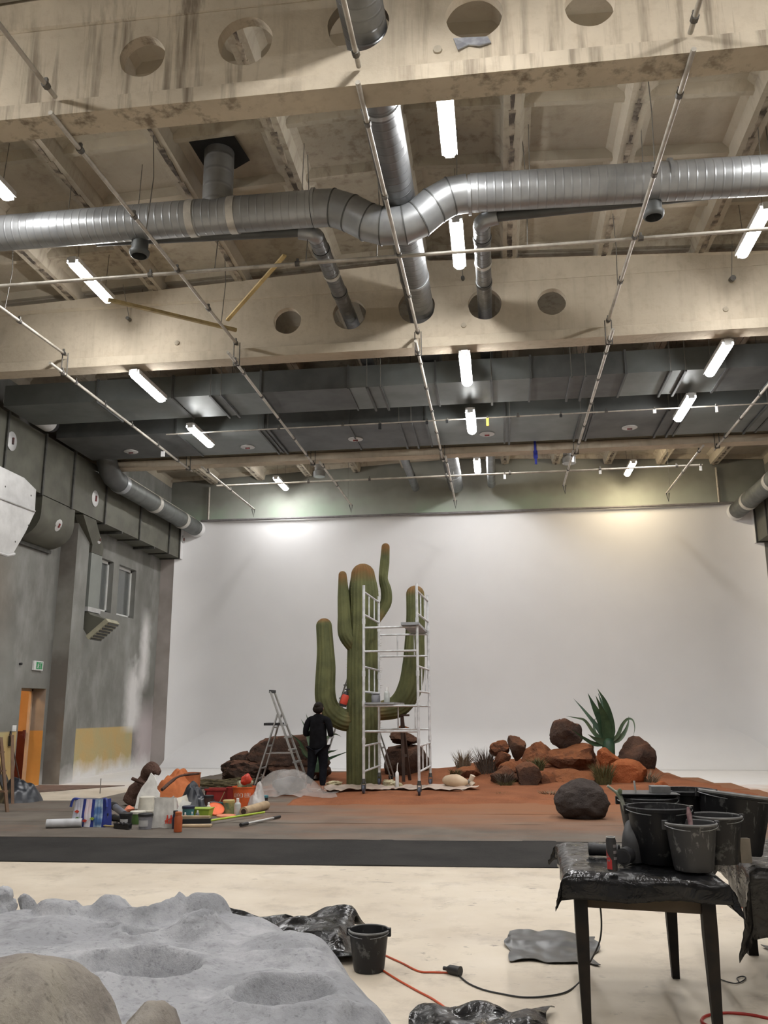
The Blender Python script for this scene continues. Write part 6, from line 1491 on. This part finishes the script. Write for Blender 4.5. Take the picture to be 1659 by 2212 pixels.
def moon_z(x, y):
    d = edge_d(x, y)+.05*nz(x, y, 1, 2)
    z = .33*smooth(d/.42)+.08*smooth((d-.4)/2.2)
    k = smooth(d/.3)
    p = MPT
    f = cone(x, y, p['rim'].x-.02, p['rim'].y+.02, .32, .12, 4)*(1+max(-.5, min(.5, 2.0*(y-p['rim'].y))))+crater(x, y, p['rim'].x-.02, p['rim'].y+.03, .21, .02, .15)
    f = max(f, cone(x, y, p['spike'].x, p['spike'].y+.10, .17, .125, 3))
    f += cone(x, y, p['vent'].x, p['vent'].y, .20, .085, 2.2)+crater(x, y, p['vent'].x+.01, p['vent'].y+.02, .085, .035, .13)
    f += crater(x, y, p['flat'].x, p['flat'].y, .10, .025, .07)+crater(x, y, p['flat'].x-.2, p['flat'].y+.05, .08, .025, .03)
    f += cone(x, y, p['peak'].x, p['peak'].y, .14, .085, 4.0)+cone(x, y, p['peak'].x+.16, p['peak'].y+.12, .12, .06, 3)
    f += crater(x, y, p['dark'].x, p['dark'].y, .33, .04, .24, 1.1)
    f += crater(x, y, p['dish'].x, p['dish'].y, .24, .06, .12, 1.2)+crater(x, y, p['dish'].x, p['dish'].y, .40, .02, .0, 1.2)
    f += cone(x, y, p['bump'].x, p['bump'].y, .38, .10, 1.5)+crater(x, y, p['bump'].x+.12, p['bump'].y+.1, .1, .02, .03)
    f += cone(x, y, p['soft'].x, p['soft'].y, .45, .06, 2)+crater(x, y, p['low'].x, p['low'].y, .14, .03, .03)
    z += f*k+.05*nz(x, y, 2, 1.6)*k+.022*nz(x, y, 3, 4.5)*k+.008*nz(x, y, 9, 12)*k
    # long crack
    cl = abs((y-(4.75-.05*(x+1.6)))+.04*nz(x, 0, 0, 4)); z -= .02*k*math.exp(-(cl/.018)**2)*(1 if -1.9 < x < -.7 else 0)
    return z
mm = MB(); NXm, NYm = 250, 230; x0m, x1m, y0m, y1m = -4.6, .35, 1.7, 6.3; ids = {}
for j in range(NYm+1):
    for i in range(NXm+1):
        x = x0m+(x1m-x0m)*i/NXm; y = y0m+(y1m-y0m)*j/NYm; ids[i, j] = len(mm.v); d = edge_d(x, y); mm.v.append((x, y, moon_z(x, y)-.01 if d > .0 else max(-.05, d*.9-.01)))
for j in range(NYm):
    for i in range(NXm):
        if max(mm.v[ids[i+a, j+b]][2] for a in (0, 1) for b in (0, 1)) > -.03: mm.f.append((ids[i, j], ids[i+1, j], ids[i+1, j+1], ids[i, j+1])); mm.mi.append(0)
mt = thing('moonscape_prop', 'large grey moonscape sculpture with craters in the left foreground', 'sculpture', (-1.8, 3.8, 0))
mm.build('crater_surface', M_moon, mt, 179)
def lump(nm, bx_, Y, dep, mat, seed, cuts=4, rough=.035, zb=0.0):
    x0, y0, x1, y1 = bx_; a = ay(x0, y1, Y); b = ay(x1, y1, Y); zt_ = ay((x0+x1)/2, y0, Y).z
    return rock_mesh((a.x, Y-dep/2, zb), (b.x, Y+dep/2, zt_), seed, cuts, 5, rough, False, (.93, 1.06)).build(nm, mat, mt, 179)
lump('rounded_outcrop', (-240, 2072, 258, 2212), 2.75, .9, M_moon2, 101, 6)
lump('rounded_outcrop', (235, 2160, 410, 2240), 2.75, .5, M_moon2, 104, 4)
rock('grey crater rock at the far left edge beyond the moonscape', (-60, 1912, 48, 1975), 6.0, M_moon, 105, 14, 4, .16, .7, False, .1, 'moon_rock')
rock('small grey block beside the crater rock at the left edge', (40, 1930, 82, 1962), 5.95, M_moon, 106, 12, 3, .14, .7, False, .1, 'moon_rock')
# bucket standing behind the moonscape
tbucket('small black plaster bucket on the floor behind the moonscape', 797, 2090, .122, .235, M_bkt_mid, M_plaster, .45, (0, 0), 5.72, .003)
# black film behind and below the moonscape
def crumple(lb, x0, x1, y0, y1, h, seed, mat=M_bfilm, ridge=None):
    return sheet('plastic_sheet', lb, x0, x1, y0, y1, lambda x, y: .012+h*max(0, .45+nz(x, y, seed, 2.1))*(smooth(min(x-x0, x1-x)/.12)*smooth(min(y-y0, y1-y)/.12))+.5*h*abs(nz(x, y, seed+9, 3.5)), mat, 60, 40, seed, cr=.03)
crumple('crumpled black plastic film spread behind the moonscape', -2.9, -1.0, 5.85, 6.75, .16, 31)
a = fl(1040, 2212); crumple('crumpled black plastic film at the bottom edge in front of the table', a.x-.36, a.x+.34, a.y-.75, a.y+.12, .10, 35)
o = sheet('plastic_sheet', 'flat grey piece of plastic film lying on the floor left of the table', *(fl(1100, 2050).x, fl(1290, 2050).x, 5.98, 6.62), lambda x, y: .010+.02*smooth((y-6.3)/.1)*(1 if x > .0 else .3), simple('grey_film', (.06, .06, .058), (.04, .04, .039), 7, .35), 40, 26, 44, cr=.02)
o = sheet('plastic_sheet', 'grey plastic film lying on the floor at the right edge', 1.7, 2.7, 5.5, 6.6, lambda x, y: .012, bpy.data.materials['grey_film'], 30, 26, 45, cr=.04)
# cables
M_orc = simple('orange_cable', (.55, .09, .03), (.45, .07, .025), 9, .5); M_redc = simple('red_cable', (.42, .03, .02), None, 9, .5); M_bkc = simple('black_cable', (.02, .02, .02), None, 9, .5)
def cable(lb, pts, mat, r=.006, name='cable', extra=None):
    P = [fl(px, py, .006) for px, py in pts]
    if extra: P += extra
    return tag(MB().tube(catmull(P, 6), r, 8).build(name, mat, None, 60), lb, 'cable')
cable('orange cable running from behind the bucket to the connector', [(800, 2045), (825, 2060), (868, 2080), (905, 2098), (935, 2100), (972, 2101)], M_orc)
cable('orange cable running along the edge of the moonscape', [(790, 2075), (820, 2092), (862, 2118), (905, 2142), (935, 2158), (968, 2182), (985, 2205)], M_orc)
cable('black cable looping from the connector up to the table', [(990, 2106), (1012, 2124), (1045, 2138), (1085, 2147), (1130, 2154), (1180, 2152), (1225, 2142), (1255, 2118)], M_bkc, .005, 'cable', [Vector((.45, 5.55, .10)), Vector((.52, 5.42, .28)), Vector((.53, 5.38, .45)), Vector((.50, 5.36, .57))])
c = fl(981, 2106); t = thing('cable_connector', 'black rubber connector joining the orange and black cables', 'connector', c)
d_ = (fl(994, 2108)-fl(966, 2102)).normalized(); c = c+Vector((0, 0, .026))
MB().tube([c-d_*.05, c-d_*.03, c+d_*.03, c+d_*.045], [.014, .026, .028, .03], 14).build('socket', M_bkc, t, 50); MB().tube([c-d_*.075, c-d_*.045], .012, 10).build('sleeve', M_bkc, t, 50)
cable('red cable coiled at the bottom right corner', [(1660, 2200), (1620, 2192), (1570, 2188), (1530, 2193), (1516, 2203), (1525, 2214), (1560, 2222), (1620, 2222), (1680, 2212)], M_redc, .008)
cable('red cable coming in from the right edge under the second table', [(1600, 1958), (1625, 1972), (1660, 1992), (1690, 2005)], M_redc)
cable('thin black wire ending in a loop behind the table legs', [(1548, 2112), (1572, 2121), (1590, 2124), (1604, 2119), (1611, 2112), (1603, 2109), (1592, 2113), (1596, 2120)], M_bkc, .0035)
